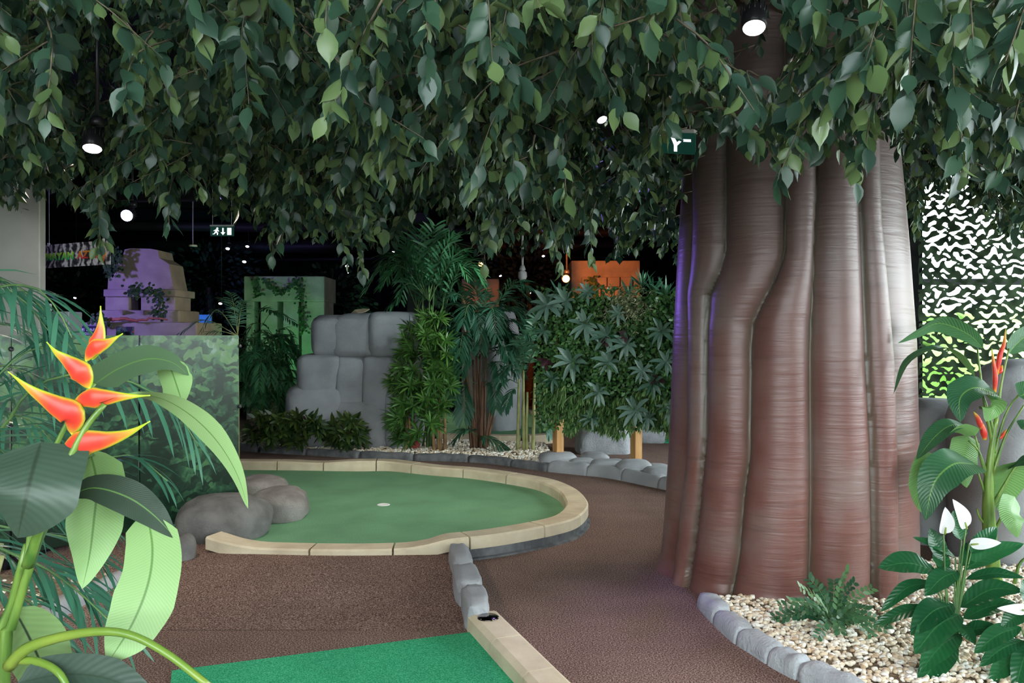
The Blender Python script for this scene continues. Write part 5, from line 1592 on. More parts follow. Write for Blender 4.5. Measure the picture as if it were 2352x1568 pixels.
def hpoint(px, py, out=0.0):
    x = np.interp(px, [1232, 1640], [hx0, hx1])
    for _ in range(3):
        x = (px - CX) / F_PX * (hy(x) - out)
    y = hy(x) - out
    return np.array([x, y, CAM_Z - (py - HY) / F_PX * y])
hdir = unit([hp1[0] - hp0[0], hp1[1] - hp0[1], 0]); hn = np.array([hdir[1], -hdir[0], 0])
# broad-leaved rosettes
broad = [(1258, 700, .2), (1345, 745, .17), (1312, 830, .2), (1440, 790, .15), (1400, 830, .16), (1520, 760, .17), (1500, 880, .17), (1375, 900, .14), (1460, 940, .15), (1300, 690, .14), (1475, 850, .14), (1420, 720, .13),
         (1530, 830, .15), (1350, 670, .12), (1540, 940, .15), (1360, 960, .13), (1250, 760, .14), (1395, 770, .14), (1580, 800, .16), (1270, 870, .14), (1490, 960, .13)]
for i, (px, py, L) in enumerate(broad):
    c0 = hpoint(px, py, 0.17)
    rs_ = rng.uniform(0.8, 1.3); tb_ = rng.uniform(0.15, 0.8)
    for j in range(9):
        ph = j * 0.698 + rng.normal(0, 0.12)
        dv = unit(hdir * math.cos(ph) + np.array([0, 0, 1]) * math.sin(ph) + hn * rng.uniform(0.25, 0.6))
        ll = L * rs_ * rng.uniform(1.0, 1.4)
        tip = c0 + dv * ll + np.array([0, 0, -0.12 * ll])
        V, F, At = bigleaf([c0, c0 + dv * ll * 0.55, tip], ll * 0.13, [unit(hn + np.array([0, 0, 0.6]))], nv=8, nu=5, shape='lance', tint=float(np.clip(tb_ + rng.normal(0, 0.2), 0, 1)), fold=0.2, wave=0.03)
        add('broad_leaf', V, F, m_broad, hedge, True, At)
# small-leaved filling, bottom fringe, ferns, cream-edged and purple sprays
sm = MB()
def leaflet_put(mb, c, dv, L, w, nrm, tint):
    mb.put(*oval(c, unit(dv), L, w, nrm), tint=float(np.clip(tint, 0, 1)))
for k in range(7500):
    px, py = rng.uniform(1234, 1600), rng.uniform(668 + 10 * math.sin(k), 985)
    if 1390 < px < 1480 and 670 < py < 735 and rng.random() < 0.7: continue
    c0 = hpoint(px, py, rng.uniform(-0.02, 0.14))
    dv = hdir * rng.normal(0, 0.8) + np.array([0, 0, rng.normal(-0.3, 0.7)]) + hn * abs(rng.normal(0, 0.7))
    leaflet_put(sm, c0, dv, 0.055 * rng.uniform(0.7, 1.3), 0.03, hn + rng.normal(0, 0.5, 3), rng.beta(1.4, 2.4))
sm.build('foliage', m_small, hedge, True, 'stuff')
fr_ = MB()
for k in range(420):
    px = rng.uniform(1240, 1600)
    py = rng.uniform(900, 985) + 10 * math.sin(px * 0.05)
    if px < 1300: py = rng.uniform(860, 960)
    c0 = hpoint(px, py, rng.uniform(0.0, 0.17))
    rosette_geo(fr_, c0, hn * 0.6 + np.array([0, 0, -0.9]) + hdir * rng.normal(0, 0.3), 7, 0.11, 0.018, 0.5, 0.75, 4, 0.45, 0.3)
fr_.build('fringe_leaves', m_fringe, hedge, True, 'stuff')
for (px, py, m_, n_) in [(1445, 665, m_palm, 5), (1475, 640, m_palm, 6), (1500, 655, m_palm, 5), (1350, 668, m_palm, 4), (1285, 660, m_palm, 3), (1530, 660, m_palm, 5)]:
    mb = MB()
    rosette_geo(mb, hpoint(px, py + 20, 0.05), (0, -0.3, 1), n_ * 3, 0.22, 0.028, 0.2, 0.7, 5, 0.75)
    mb.build('upright_tuft', m_, hedge)
vg = MB()
for k in range(260):
    px, py = rng.normal(1437, 26), rng.normal(705, 20)
    c0 = hpoint(px, py, rng.uniform(0.05, 0.17))
    rosette_geo(vg, c0, hn + rng.normal(0, 0.6, 3), 5, 0.055, 0.011, 0.2, 1.0, 3, 0.5, 0.4)
vg.build('cream_edged_foliage', m_varieg, hedge, True, 'stuff')
for (px, py) in [(1395, 780), (1255, 830), (1510, 870), (1440, 770)]:
    mb = MB()
    rosette_geo(mb, hpoint(px, py, 0.16), hn, 7, 0.12, 0.05, 0.3, 1.1, 4, 0.5)
    mb.build('purple_tuft', m_purple, hedge)
for k in range(20):
    px, py = rng.uniform(1240, 1590), rng.uniform(720, 960)
    c0 = hpoint(px, py, 0.1)
    az = rng.uniform(-0.6, math.pi + 0.6)
    dv = hdir * math.cos(az) + np.array([0, 0, -abs(math.sin(az)) * 0.7]) + hn * 0.6
    frond_mesh(hedge, 'fern_frond', m_fern, m_stem_d, [c0, c0 + dv * 0.13 + np.array([0, 0, 0.03]), c0 + dv * 0.26], 13, 0.05, 0.014, droop=0.3, tint=0.5, r=0.003, start=0.1, nseg=3)

# ------------------------------------------------------------------ camouflage net over the window
def netmesh():
    x0, x1, z0, z1, st = 3.9, 6.2, 0.5, 3.3, 0.0155
    nx, nz = int((x1 - x0) / st), int((z1 - z0) / st)
    val = np.zeros((nz + 1, nx + 1))
    for j in range(nz + 1):
        for i in range(nx + 1):
            u, v = x0 + i * st, z0 + j * st
            w1 = noise.noise(Vector((u * 7, v * 9, 0.3)))
            w2 = noise.noise(Vector((u * 6, v * 8, 5.3)))
            a = math.sin(2 * math.pi * (v / 0.072 + 0.75 * w1 + 0.22 * math.sin(2 * math.pi * u / 0.11 + 2 * w2)))
            b_ = math.sin(2 * math.pi * (u / 0.125 + 0.5 * w2 + 0.5 * round(v / 0.072)))
            val[j, i] = -(a + 0.8 * b_ + 1.1 * noise.noise(Vector((u * 14, v * 14, 9)))) + 0.34 + 0.25 * noise.noise(Vector((u * 2.2, v * 2.2, 2)))
    V, F, idx = [], [], {}
    def vid(key, p):
        if key not in idx:
            idx[key] = len(V); V.append(p)
        return idx[key]
    for j in range(nz):
        for i in range(nx):
            cs = [(i, j), (i + 1, j), (i + 1, j + 1), (i, j + 1)]
            vs = [val[c[1], c[0]] for c in cs]
            if max(vs) <= 0: continue
            poly = []
            for k in range(4):
                c0, c1, v0, v1 = cs[k], cs[(k + 1) % 4], vs[k], vs[(k + 1) % 4]
                if v0 > 0: poly.append(vid(c0, (x0 + c0[0] * st, 0, z0 + c0[1] * st)))
                if (v0 > 0) != (v1 > 0):
                    t = v0 / (v0 - v1)
                    key = (min(c0, c1), max(c0, c1))
                    poly.append(vid(key, (x0 + (c0[0] + (c1[0] - c0[0]) * t) * st, 0, z0 + (c0[1] + (c1[1] - c0[1]) * t) * st)))
            if len(poly) >= 3: F.append(tuple(poly))
    V = np.array(V)
    V[:, 1] = 7.92 + 0.025 * np.sin(V[:, 0] * 5) + 0.012 * np.sin(V[:, 2] * 31) * np.sin(V[:, 0] * 40)
    return V, F
V, F = netmesh()
setp(add('camouflage_net', V, F, m_net, None, True), 'dark camouflage net hung over the bright window', 'net')

on_sign_mid = P(180, 585, 9.3)
# ------------------------------------------------------------------ lamps
m_glow_w = emit('lamp_glow_warm', (1.0, 0.86, 0.80), 14)
m_glow_b = emit('lamp_glow_blue', (0.45, 0.5, 1.0), 22)
m_glow_o = emit('lamp_glow_orange', (1.0, 0.28, 0.06), 16)
m_glow_v = emit('lamp_glow_violet', (0.85, 0.75, 1.0), 12)
def spotlamp(label, pos, axis, r, glow, mat=m_black, drop=None, fins=True, power=0, color=(1, 1, 1), target=None, angle=60, name='spotlight', group=None):
    """A ceiling spot: head, lens, yoke and drop pole; its light comes from the lens."""
    pos = np.asarray(pos, float); ax = unit(axis)
    root = thing(name, label, 'lamp', pos, group)
    add('housing', *lathe([(r * 0.98, 0.0), (r * 1.12, -0.005), (r * 1.12, -r * 1.2), (r * 0.95, -r * 2.0), (r * 0.6, -r * 2.3), (0.0, -r * 2.3)], pos, ax, 24), mat, root)
    add('lens', *lathe([(r * 0.97, 0.0), (r * 0.9, r * 0.10), (r * 0.5, r * 0.16), (0.0, r * 0.17)], pos, ax, 24), glow, root)
    if fins:
        a_ = unit(np.cross(ax, [0, 1, 0.1])); b_ = np.cross(ax, a_)
        for k in range(14):
            t = 2 * math.pi * k / 14
            q = pos - ax * r * 1.3 + (a_ * math.cos(t) + b_ * math.sin(t)) * r * 1.05
            add('fin', *tube([q, q - ax * r * 1.0 + (a_ * math.cos(t) + b_ * math.sin(t)) * r * 0.12], r * 0.06, 4), mat, root)
    top = pos - ax * r * 1.6
    off = top + np.array([r * 0.45, 0, r * 1.0])
    add('yoke', *tube([top + np.array([r * 0.3, 0, -r * 1.2]), off + np.array([r * 0.1, 0, 0])], r * 0.35, 8), mat, root)
    pt = off + np.array([0, 0, r * 0.2])
    add('collar', *lathe([(r * 0.72, 0), (r * 0.80, r * 0.25), (r * 0.8, r * 0.6), (r * 0.6, r * 1.0), (0, r * 1.0)], pt, (0, 0, 1), 18), mat, root)
    add('drop_pole', *tube([pt, (pt[0], pt[1], ZC)], r * 0.22, 8), mat, root)
    if power:
        l = spot(name + '_beam', pos + ax * r * 0.25, target if target is not None else pos + ax, power, color, angle, 0.7, r * 0.8)
        l.parent = root
        l.location = tuple(np.array(l.location) - pos)
    return root
lp1 = P(212, 341, 5.4)
spotlamp('black finned pendant spotlight on a pole in the leaves above the sign', lp1, (0.1, -0.33, -1), 0.058, m_glow_w, power=170, color=(1.0, 0.84, 0.72), target=(-1.7, 4.2, 0.05), angle=95)
lp2 = P(1732, 64, 4.4)
spotlamp('bright pendant spotlight among leaves in front of the great trunk', lp2, (-0.1, -0.40, -1), 0.060, m_glow_w, power=130, color=(1.0, 0.84, 0.74), target=(0.75, 3.2, 0.0), angle=70)
lp3 = P(1383, 275, 8.0)
spotlamp('small violet spotlight peeping through the leaves left of the trunk', lp3, (0.35, -0.5, -1), 0.05, m_glow_v, power=320, color=(0.36, 0.22, 1.0), target=(1.1, 5.4, 1.5), angle=38)
lp4 = P(291, 495, 11.0)
spotlamp('glaring blue floodlight above the stepped temple', lp4, (0.12, -1, -0.35), 0.078, m_glow_b, power=60, color=(0.30, 0.22, 1.0), angle=100, name='floodlight')
# small track spots far off under the dark ceiling
far = [(601, 534, 16.5, 3.2, 'upper of the far track spots right of the exit sign'), (568, 566, 17.5, 4, 'far tilted track spot below the exit sign'), (523, 571, 17.0, 4.6, 'far track spot under the exit sign'), (561, 601, 20.0, 4.6, 'low far track spot above the green-lit temple'),
       (797, 611, 20.0, 4, 'far track spot beside hanging leaf tips'), (801, 627, 22.0, 2.6, 'tiny far track spot below another over the rock'), (904, 577, 17.0, 3.2, 'far track spot left of the tall airy palm'), (506, 697, 16.0, 4, 'low bright spot behind the palm above the screen'),
       (172, 684, 15.0, 3.2, 'small lone spot in the dark behind the pillar'), (1133, 555, 13.0, 5.5, 'far track spot among leaf tips over the dark palm'), (1248, 588, 16.0, 3.4, 'far track spot above the white camera'), (1149, 633, 19.0, 3.6, 'violet far spot above the orange block'),
       (1017, 603, 14.0, 5.5, 'white far spot seen through the tall palm'), (1030, 612, 14.2, 4.5, 'second white far spot seen through the tall palm'), (1215, 672, 21.0, 5.0, 'violet far spot over the dark palm fronds'), (1216, 714, 22.0, 3.2, 'low violet far spot beside the hedge'), (1180, 725, 21.5, 6, 'low white far spot behind the pale rock')]
for (px, py, Y, r, lab) in far:
    p = P(px, py, Y)
    rr = r / F_PX * Y
    spotlamp(lab, p, (0.05, -0.6, -1), rr, m_glow_v, fins=False, group='small spots under the far ceiling')
po = P(1300, 640, 13.2)
spotlamp('glowing orange floodlight in front of the brick temple wall', po, (0.1, -1, -0.2), 0.06, m_glow_o, fins=False, name='floodlight')
l = spot('orange_wash', P(1295, 630, 12.6), P(1385, 650, 14.5), 270, (1.0, 0.22, 0.04), 90, 0.6, 0.08)
spotlamp('small orange lamp above the far orange block', P(1104, 607, 14.5), (0, -1, -0.6), 0.04, m_glow_o, fins=False, name='floodlight', power=110, color=(1.0, 0.18, 0.03), target=P(1110, 670, 15.4), angle=55)
spot('turf_light', (-1.2, 7.0, 2.6), (-1.5, 7.7, 0.07), 110, (1.0, 0.93, 0.78), 125, 1.0, 0.2)
spot('path_light', (0.35, 5.9, 2.6), (0.72, 6.8, 0.0), 70, (1.0, 0.78, 0.55), 62, 1.0, 0.15)
spot('violet_wash', (-0.7, 8.0, 2.15), (1.1, 5.3, 1.3), 90, (0.30, 0.16, 1.0), 50, 1.0, 0.25)
spot('sign_fill_light', (-3.9, 7.4, 3.2), on_sign_mid, 30, (1.0, 0.95, 0.95), 40, 0.8, 0.1)  # added fill that brightens the sign, not a lamp of the hall
spot('rock_fill_light', (0.1, 9.75, 3.0), (-1.6, 11.3, 1.1), 95, (0.82, 0.96, 1.0), 62, 0.9, 0.12)  # extra cool fill without a fixture, added to lift the rock faces
spot('hedge_fill_light', (-0.35, 8.3, 2.15), (1.05, 9.4, 1.15), 42, (0.92, 1.0, 0.96), 85, 1.0, 0.15)  # invented source without a body, added to brighten the hedge
# coloured washes on the scenery come from spots hidden in the planting
spot('green_wash', P(650, 900, 13.4) , P(655, 730, 15.2), 110, (0.2, 1.0, 0.38), 80, 0.8, 0.1)
spot('violet_temple_wash', (-8.4, 11.6, 2.4), P(300, 690, 14.0), 420, (0.34, 0.22, 1.0), 60, 0.8, 0.15)
spot('warm_temple_wash', (-3.6, 13.0, 2.3), P(390, 680, 14.2), 40, (1.0, 0.78, 0.35), 70, 0.8, 0.1)
spot('far_turf_fill_light', (-0.9, 14.6, 3.2), (-0.6, 14.2, 0.1), 120, (1.0, 0.95, 0.8), 70, 0.8, 0.1)  # added to lift the dark far green; no such lamp hangs there
spot('blue_wash', P(455, 840, 15.4), P(455, 745, 16.5), 60, (0.1, 0.4, 1.0), 70, 0.8, 0.1)

# ------------------------------------------------------------------ stepped temple
TY = 14.0
m_temple = surf('temple_render', (0.26, 0.235, 0.205), (0.35, 0.32, 0.275), 3, 0.85, 0.4, 30, dist=0.01)
tp = thing('temple', 'stepped stone temple lit violet behind the printed screen', 'temple', (P(320, 770, TY)[0], TY + 1, 0))
def tbox(px0, px1, py0, py1, y0, dep, name, b=0.02, mat=m_temple, parent=tp):
    a, c = P(px0, py1, y0), P(px1, py0, y0)
    return add(name, *bevel_box((a[0], y0, max(a[2], 0)), (c[0], y0 + dep, c[2]), b, 2), mat, parent, False)
tbox(182, 452, 740, 1200, TY - 0.4, 1.2, 'tier', 0.03)
tbox(226, 412, 712, 742, TY - 0.2, 0.9, 'tier', 0.03)
tbox(241, 296, 680, 714, TY, 0.7, 'block'); tbox(323, 402, 680, 714, TY, 0.7, 'block')
tbox(290, 330, 680, 714, TY + 0.35, 0.3, 'recess', mat=m_darkwall)
tbox(237, 404, 664, 681, TY - 0.08, 0.85, 'cornice', 0.02)
# upper mass, tapered with shoulders
out = [(247, 664), (249, 630), (256, 604), (282, 588), (286, 573), (300, 570), (345, 571), (362, 574), (366, 592), (388, 606), (394, 640), (399, 664)]
fr0 = [P(x, y, TY + 0.05) for x, y in out]; bk0 = [p + np.array([0, 0.6, 0]) for p in fr0]
n = len(out)
V = fr0 + bk0
add('upper_block', V, [tuple(range(n)), tuple(range(2 * n - 1, n - 1, -1))] + [(i, n + i, n + (i + 1) % n, (i + 1) % n) for i in range(n)], m_temple, tp, False)
for px in (281, 329):
    a, b_, c = P(px - 10, 713, TY - 0.21), P(px + 10, 713, TY - 0.21), P(px, 724, TY - 0.21)
    V = [a, b_, c, P(px, 713, TY - 0.36)]
    add('wedge', V, [(0, 1, 2), (0, 2, 3), (2, 1, 3), (1, 0, 3)], m_temple, tp, False)
def ivy(label, centers, Y, n, L=0.07, spread=8):
    root = thing('ivy', label, 'ivy', P(centers[0][0], centers[0][1], Y))
    cc = catmull([P(x, y, Y) for x, y in centers], 30)
    add('vine', *tube(cc, 0.008, 5), m_bark, root)
    mb = MB()
    for k in range(n):
        c = cc[int(rng.integers(0, 30))] + rng.normal(0, spread / F_PX * Y, 3) * np.array([1, 0.3, 1]) - np.array([0, 0.05, 0])
        dv = unit(np.array([rng.normal(0, 0.6), -0.3, -0.7 + rng.normal(0, 0.3)]))
        leaflet_put(mb, c, dv, L * rng.uniform(0.7, 1.2), L * 0.7, np.array([rng.normal(0, 0.4), -1, 0.3]), rng.random())
    mb.build('foliage', m_ivy, root, True, 'stuff')
ivy('ivy trailing over the temple cornice and down its right side', [(300, 668), (340, 665), (368, 672), (372, 690), (366, 712), (380, 728)], TY - 0.35, 190)
ivy('dark ivy hanging at the temple top beside the sign', [(275, 575), (262, 590), (256, 610), (268, 628)], TY - 0.1, 130)
ivy('small ivy sprig on the temple base left of the red twig', [(215, 735), (235, 728), (250, 735)], TY - 0.5, 50, spread=5)
setp(add('branch', *tube(catmull([P(248, 736, TY - 0.5), P(285, 731, TY - 0.5), P(310, 736, TY - 0.5), P(340, 733, TY - 0.5), P(360, 730, TY - 0.5), P(385, 736, TY - 0.5)], 24) + rng.normal(0, 0.008, (24, 3)), [0.03, 0.022, 0.012], 7), surf('red_twig', (0.30, 0.09, 0.05), (0.42, 0.16, 0.1), 8, 0.7)),
     'crooked reddish branch lying along the temple ledge', 'branch')

# text helper: lettering as thin solid shapes
def lettering(name, body, mat, parent, center, right, up, height, extrude=0.002, width=None, bold=0.0):
    cu = bpy.data.curves.new(name, 'FONT')
    cu.body = body
    cu.size = 1.0
    cu.extrude = extrude / height
    cu.offset = bold
    cu.align_x = 'LEFT'
    tmp = bpy.data.objects.new(name, cu)
    COL.objects.link(tmp)
    dg = bpy.context.evaluated_depsgraph_get()
    me = bpy.data.meshes.new_from_object(tmp.evaluated_get(dg))
    bpy.data.objects.remove(tmp)
    V = np.array([v.co[:] for v in me.vertices])
    F = [tuple(p.vertices) for p in me.polygons]
    bpy.data.meshes.remove(me)
    lo, hi = V.min(0), V.max(0)
    sy = height / (hi[1] - lo[1])
    sx = sy if width is None else width / (hi[0] - lo[0])
    right, up = unit(right), unit(up)
    nn = np.cross(right, up)
    W_ = np.asarray(center) + np.outer((V[:, 0] - lo[0]) * sx, right) + np.outer((V[:, 1] - lo[1]) * sy, up) + np.outer((V[:, 2]) * height, nn)
    lv = (V[:, 1] - lo[1]) / (hi[1] - lo[1])
    return add(name, W_, F, mat, parent, False, {'lv': lv})
def gradmat(name, c0, c1):
    m, nt, bs, o_ = _nodes(name)
    at = nt.nodes.new('ShaderNodeAttribute'); at.attribute_name = 'lv'
    nt.links.new(_ramp(nt, at.outputs['Fac'], [(0.05, c0), (0.9, c1)]), bs.inputs['Base Color'])
    bs.inputs['Roughness'].default_value = 0.5
    return m

# ------------------------------------------------------------------ hanging sign
def carved():
    m, nt, bs, o_ = _nodes('carved_stone_print')
    L = nt.links
    tc = nt.nodes.new('ShaderNodeTexCoord')
    wv = nt.nodes.new('ShaderNodeTexWave'); wv.inputs['Scale'].default_value = 3.2; wv.inputs['Distortion'].default_value = 9; wv.inputs['Detail'].default_value = 2.5; wv.inputs['Detail Scale'].default_value = 2.2
    L.new(tc.outputs['Object'], wv.inputs['Vector'])
    vo = nt.nodes.new('ShaderNodeTexVoronoi'); vo.feature = 'DISTANCE_TO_EDGE'; vo.inputs['Scale'].default_value = 16
    L.new(tc.outputs['Object'], vo.inputs['Vector'])
    a = nt.nodes.new('ShaderNodeMath'); a.operation = 'MULTIPLY_ADD'; a.inputs[1].default_value = 0.65
    L.new(wv.outputs['Fac'], a.inputs[0]); L.new(vo.outputs['Distance'], a.inputs[2])
    L.new(_ramp(nt, a.outputs[0], [(0.12, (0.012, 0.012, 0.016)), (0.35, (0.10, 0.095, 0.105)), (0.55, (0.40, 0.38, 0.40)), (0.75, (0.66, 0.63, 0.66))]), bs.inputs['Base Color'])
    bs.inputs['Roughness'].default_value = 0.6
    return m
SR, SL = P(252, 551, 9.0), P(40, 568, 9.75)
rt_ = unit((SR - SL) * np.array([1, 1, 0])); up_ = np.array([0, 0, 1.0]); sn_ = np.cross(rt_, up_)
Hs = 0.265
sg = thing('hanging_sign', 'hanging sign reading MAYAN AZTEC with an orange arrow', 'sign', ((SR + SL) / 2))
zt = SR[2]
c0 = np.array([SL[0], SL[1], zt - Hs]); c1 = np.array([SR[0], SR[1], zt - Hs])
V = [c0, c1, c1 - sn_ * 0.012, c0 - sn_ * 0.012]; V += [v + np.array([0, 0, Hs]) for v in V]
add('board', V, [(0, 3, 2, 1), (4, 5, 6, 7), (0, 1, 5, 4), (1, 2, 6, 5), (2, 3, 7, 6), (3, 0, 4, 7)], carved(), sg, False)
m_gl = gradmat('green_letters', (0.02, 0.42, 0.12), (0.40, 0.75, 0.05))
m_rl = gradmat('red_letters', (0.62, 0.03, 0.04), (0.85, 0.30, 0.03))
def on_sign(px, zoff):
    t = (px - 252) / (40 - 252)
    y = 1.0 / ((1 - t) / SR[1] + t / SL[1])
    p = np.array([(px - CX) / F_PX * y, y, zt - zoff])
    s = (p - SR) @ (-rt_)
    return np.array([SR[0], SR[1], 0]) - rt_ * s + np.array([0, 0, zt - zoff]) + sn_ * 0.002
pm0, pm1 = on_sign(105, 0.2), on_sign(169, 0.2)
lettering('lettering', 'MAYAN', m_gl, sg, on_sign(105, 0.185), rt_, up_, 0.088, 0.006, np.linalg.norm(pm1 - pm0), 0.025)
pa0, pa1 = on_sign(178, 0.2), on_sign(235, 0.2)
lettering('lettering', 'AZTEC', m_rl, sg, on_sign(178, 0.185), rt_, up_, 0.088, 0.006, np.linalg.norm(pa1 - pa0), 0.025)
q = on_sign(236, 0.055)
ch = [(0, 0.0), (0.025, 0.0), (0.058, -0.085), (0.02, -0.175), (-0.005, -0.172), (0.03, -0.085)]
V = [q + rt_ * a + up_ * (b_ + 0.0) + sn_ * 0.004 for a, b_ in ch] + [q + rt_ * a + up_ * b_ - sn_ * 0.002 for a, b_ in ch]
lvv = [0.2 + 0.75 * (1 - abs(b_ + 0.085) / 0.09) for a, b_ in ch] * 2
add('arrow', V, [(0, 1, 2, 5)[::-1], (5, 2, 3, 4)[::-1], (6, 7, 8, 11), (11, 8, 9, 10)] + [(i, (i + 1) % 6, 6 + (i + 1) % 6, 6 + i) for i in range(6)], m_rl, sg, False, {'lv': lvv}, label='orange-red arrow head')
for px in (112, 238):
    q = on_sign(px, 0.0)
    add('wire', *tube([q - sn_ * 0.008, np.array([q[0], q[1], ZC])], 0.003, 5), m_white, sg)
    add('clip', *bevel_box(q - np.array([0.012, 0.012, 0.02]), q + np.array([0.012, 0.012, 0.02]), 0.003, 1), m_white, sg, False)

# ------------------------------------------------------------------ exit signs
m_exit = emit('exit_sign_green', (0.01, 0.09, 0.06), 0.25, (0.01, 0.06, 0.045))
m_exitw = emit('exit_sign_white', (0.85, 0.92, 1.0), 1.3)
def exit_sign(label, tl_, tr_, h, wires, arrow='down', mirror=False):
    root = thing('exit_sign', label, 'exit sign', (tl_ + tr_) / 2)
    rt = unit(tr_ - tl_); W_ = np.linalg.norm(tr_ - tl_); upv = np.array([0, 0, 1.0]); nn = np.cross(rt, upv)
    V = [tl_ - upv * h, tr_ - upv * h, tr_ - upv * h - nn * 0.01, tl_ - upv * h - nn * 0.01]
    V += [v + upv * h for v in V]
    add('panel', V, [(0, 3, 2, 1), (4, 5, 6, 7), (0, 1, 5, 4), (1, 2, 6, 5), (2, 3, 7, 6), (3, 0, 4, 7)], m_exit, root, False)
    V = [tl_, tr_, tr_ - nn * 0.05, tl_ - nn * 0.05]; V = [v + nn * 0.02 for v in V]; V += [v + upv * h * 0.16 for v in V]
    add('light_bar', V, [(0, 3, 2, 1), (4, 5, 6, 7), (0, 1, 5, 4), (1, 2, 6, 5), (2, 3, 7, 6), (3, 0, 4, 7)], m_white, root, False)
    def shape(name, pts):
        P_ = [tl_ + rt * (u * W_) - upv * (v * h) + nn * 0.003 for u, v in pts]
        Q_ = [p - nn * 0.002 for p in P_]
        k = len(pts)
        add(name, P_ + Q_, [tuple(range(k)), tuple(range(2 * k - 1, k - 1, -1))] + [(i, k + i, k + (i + 1) % k, (i + 1) % k) for i in range(k)], m_exitw, root, False)
    # running figure, arrow, door
    shape('figure_head', [(0.30 + 0.045 * math.cos(a), 0.20 + 0.10 * math.sin(a)) for a in np.linspace(0, 2 * math.pi, 12, endpoint=False)])
    shape('running_figure', [(0.24, 0.30), (0.33, 0.32), (0.38, 0.50), (0.35, 0.53), (0.31, 0.44), (0.29, 0.55), (0.34, 0.68), (0.32, 0.88), (0.28, 0.88), (0.29, 0.72), (0.23, 0.64), (0.19, 0.80), (0.10, 0.82), (0.10, 0.76), (0.16, 0.73), (0.21, 0.50), (0.23, 0.40), (0.16, 0.48), (0.13, 0.45)])
    if arrow == 'down':
        shape('arrow', [(0.51, 0.15), (0.57, 0.15), (0.57, 0.60), (0.64, 0.60), (0.54, 0.90), (0.44, 0.60), (0.51, 0.60)])
    else:
        shape('arrow', [(0.60, 0.90), (0.66, 0.90), (0.66, 0.62), (0.74, 0.42), (0.70, 0.38), (0.66, 0.46), (0.60, 0.20), (0.54, 0.22), (0.60, 0.60)])
    shape('door', [(0.72, 0.15), (0.90, 0.15), (0.90, 0.88), (0.72, 0.88)] if arrow == 'down' else [(0.78, 0.30), (0.92, 0.30), (0.92, 0.42), (0.78, 0.42)])
    for t in wires:
        p = tl_ + rt * W_ * t + upv * h * 0.16
        add('wire', *tube([p, np.array([p[0], p[1], ZC])], 0.004, 5), m_white, root)
exit_sign('small green exit sign with running figure and down arrow', P(483, 520, 12.0), P(537, 520, 12.0), 22 / F_PX * 12.0, (0.1, 0.9))
q = P(497, 503, 12.0)
exit_sign('large exit sign half hidden in leaves beside the trunk', P(1478, 302, 5.2), P(1597, 306, 5.0), 48 / F_PX * 5.1, (0.1, 0.9), 'up')

# ------------------------------------------------------------------ boxes and small signs by the pillar
eb = thing('electrical_cabinet', 'grey metal electrical cabinet beside the beige wall end', 'cabinet', (P(136, 770, 9.4)[0], 9.5, 0))
a, c = P(114, 770, 9.4), P(158, 715, 9.4)
add('body', *bevel_box((a[0], 9.4, 0.0), (c[0], 9.7, c[2]), 0.01, 1), surf('grey_cabinet', (0.33, 0.37, 0.37), None, rough=0.5), eb, False)
add('door', *bevel_box((a[0] + 0.015, 9.385, 0.1), (c[0] - 0.02, 9.4, c[2] - 0.02), 0.004, 1), surf('grey_cabinet_door', (0.36, 0.40, 0.40), None, rough=0.5), eb, False)
a, c = P(104, 714, 9.3), P(113, 697, 9.3)
setp(add('junction_box', *bevel_box((a[0], 9.3, a[2]), (c[0], 9.36, c[2]), 0.006, 1), m_white, None, False), 'small white junction box at the wall end above the cabinet', 'box')
bs_ = thing('notice_board', 'dark notice reading BE SAFE below the violet temple', 'sign', (P(208, 770, 13.0)[0], 13.0, 0))
a, c = P(177, 800, 13.0), P(244, 748, 13.0)
m_navy = surf('navy_board', (0.03, 0.02, 0.07), None, rough=0.4)
add('board', *bevel_box((a[0], 13.0, a[2]), (c[0], 13.02, c[2]), 0.003, 1), m_navy, bs_, False)
add('leg', *tube([((a[0] + c[0]) / 2, 13.03, 0), ((a[0] + c[0]) / 2, 13.03, a[2] + 0.1)], 0.02, 8), m_black, bs_)
m_txt = surf('white_lettering', (0.8, 0.8, 0.8), None, rough=0.5)
p0, p1 = P(181, 760, 12.996), P(222, 760, 12.996)
lettering('lettering', 'BE SAFE', m_txt, bs_, p0, (1, 0, 0), (0, 0, 1), 6.2 / F_PX * 13, 0.003, (226 - 181) / F_PX * 13.0, 0.02)
for k, y in enumerate((764.5, 767.5)):
    a, c = P(186, y + 0.7, 12.995), P(210, y - 0.7, 12.995)
    add('text_line', *box((a[0], 12.995, a[2]), (c[0], 13.0, c[2])), m_txt, bs_, False)
pb = thing('picture_board', 'small dark board with a red and green picture before the temple', 'sign', (P(287, 770, 13.2)[0], 13.2, 0))
a, c = P(266, 800, 13.2), P(307, 750, 13.2)
def splash():
    m, nt, bs, o_ = _nodes('splash_print')
    tc = nt.nodes.new('ShaderNodeTexCoord'); n_ = nt.nodes.new('ShaderNodeTexNoise'); n_.inputs['Scale'].default_value = 9; n_.inputs['Detail'].default_value = 3; n_.inputs['Distortion'].default_value = 1
    nt.links.new(tc.outputs['Object'], n_.inputs['Vector'])
    nt.links.new(_ramp(nt, n_.outputs['Fac'], [(0.45, (0.01, 0.01, 0.02)), (0.53, (0.05, 0.25, 0.08)), (0.58, (0.02, 0.02, 0.03)), (0.64, (0.6, 0.1, 0.03)), (0.75, (0.7, 0.35, 0.1))]), bs.inputs['Base Color'])
    return m
add('board', *bevel_box((a[0], 13.2, a[2]), (c[0], 13.22, c[2]), 0.003, 1), splash(), pb, False)
add('leg', *tube([((a[0] + c[0]) / 2, 13.23, 0), ((a[0] + c[0]) / 2, 13.23, a[2] + 0.1)], 0.02, 8), m_black, pb)

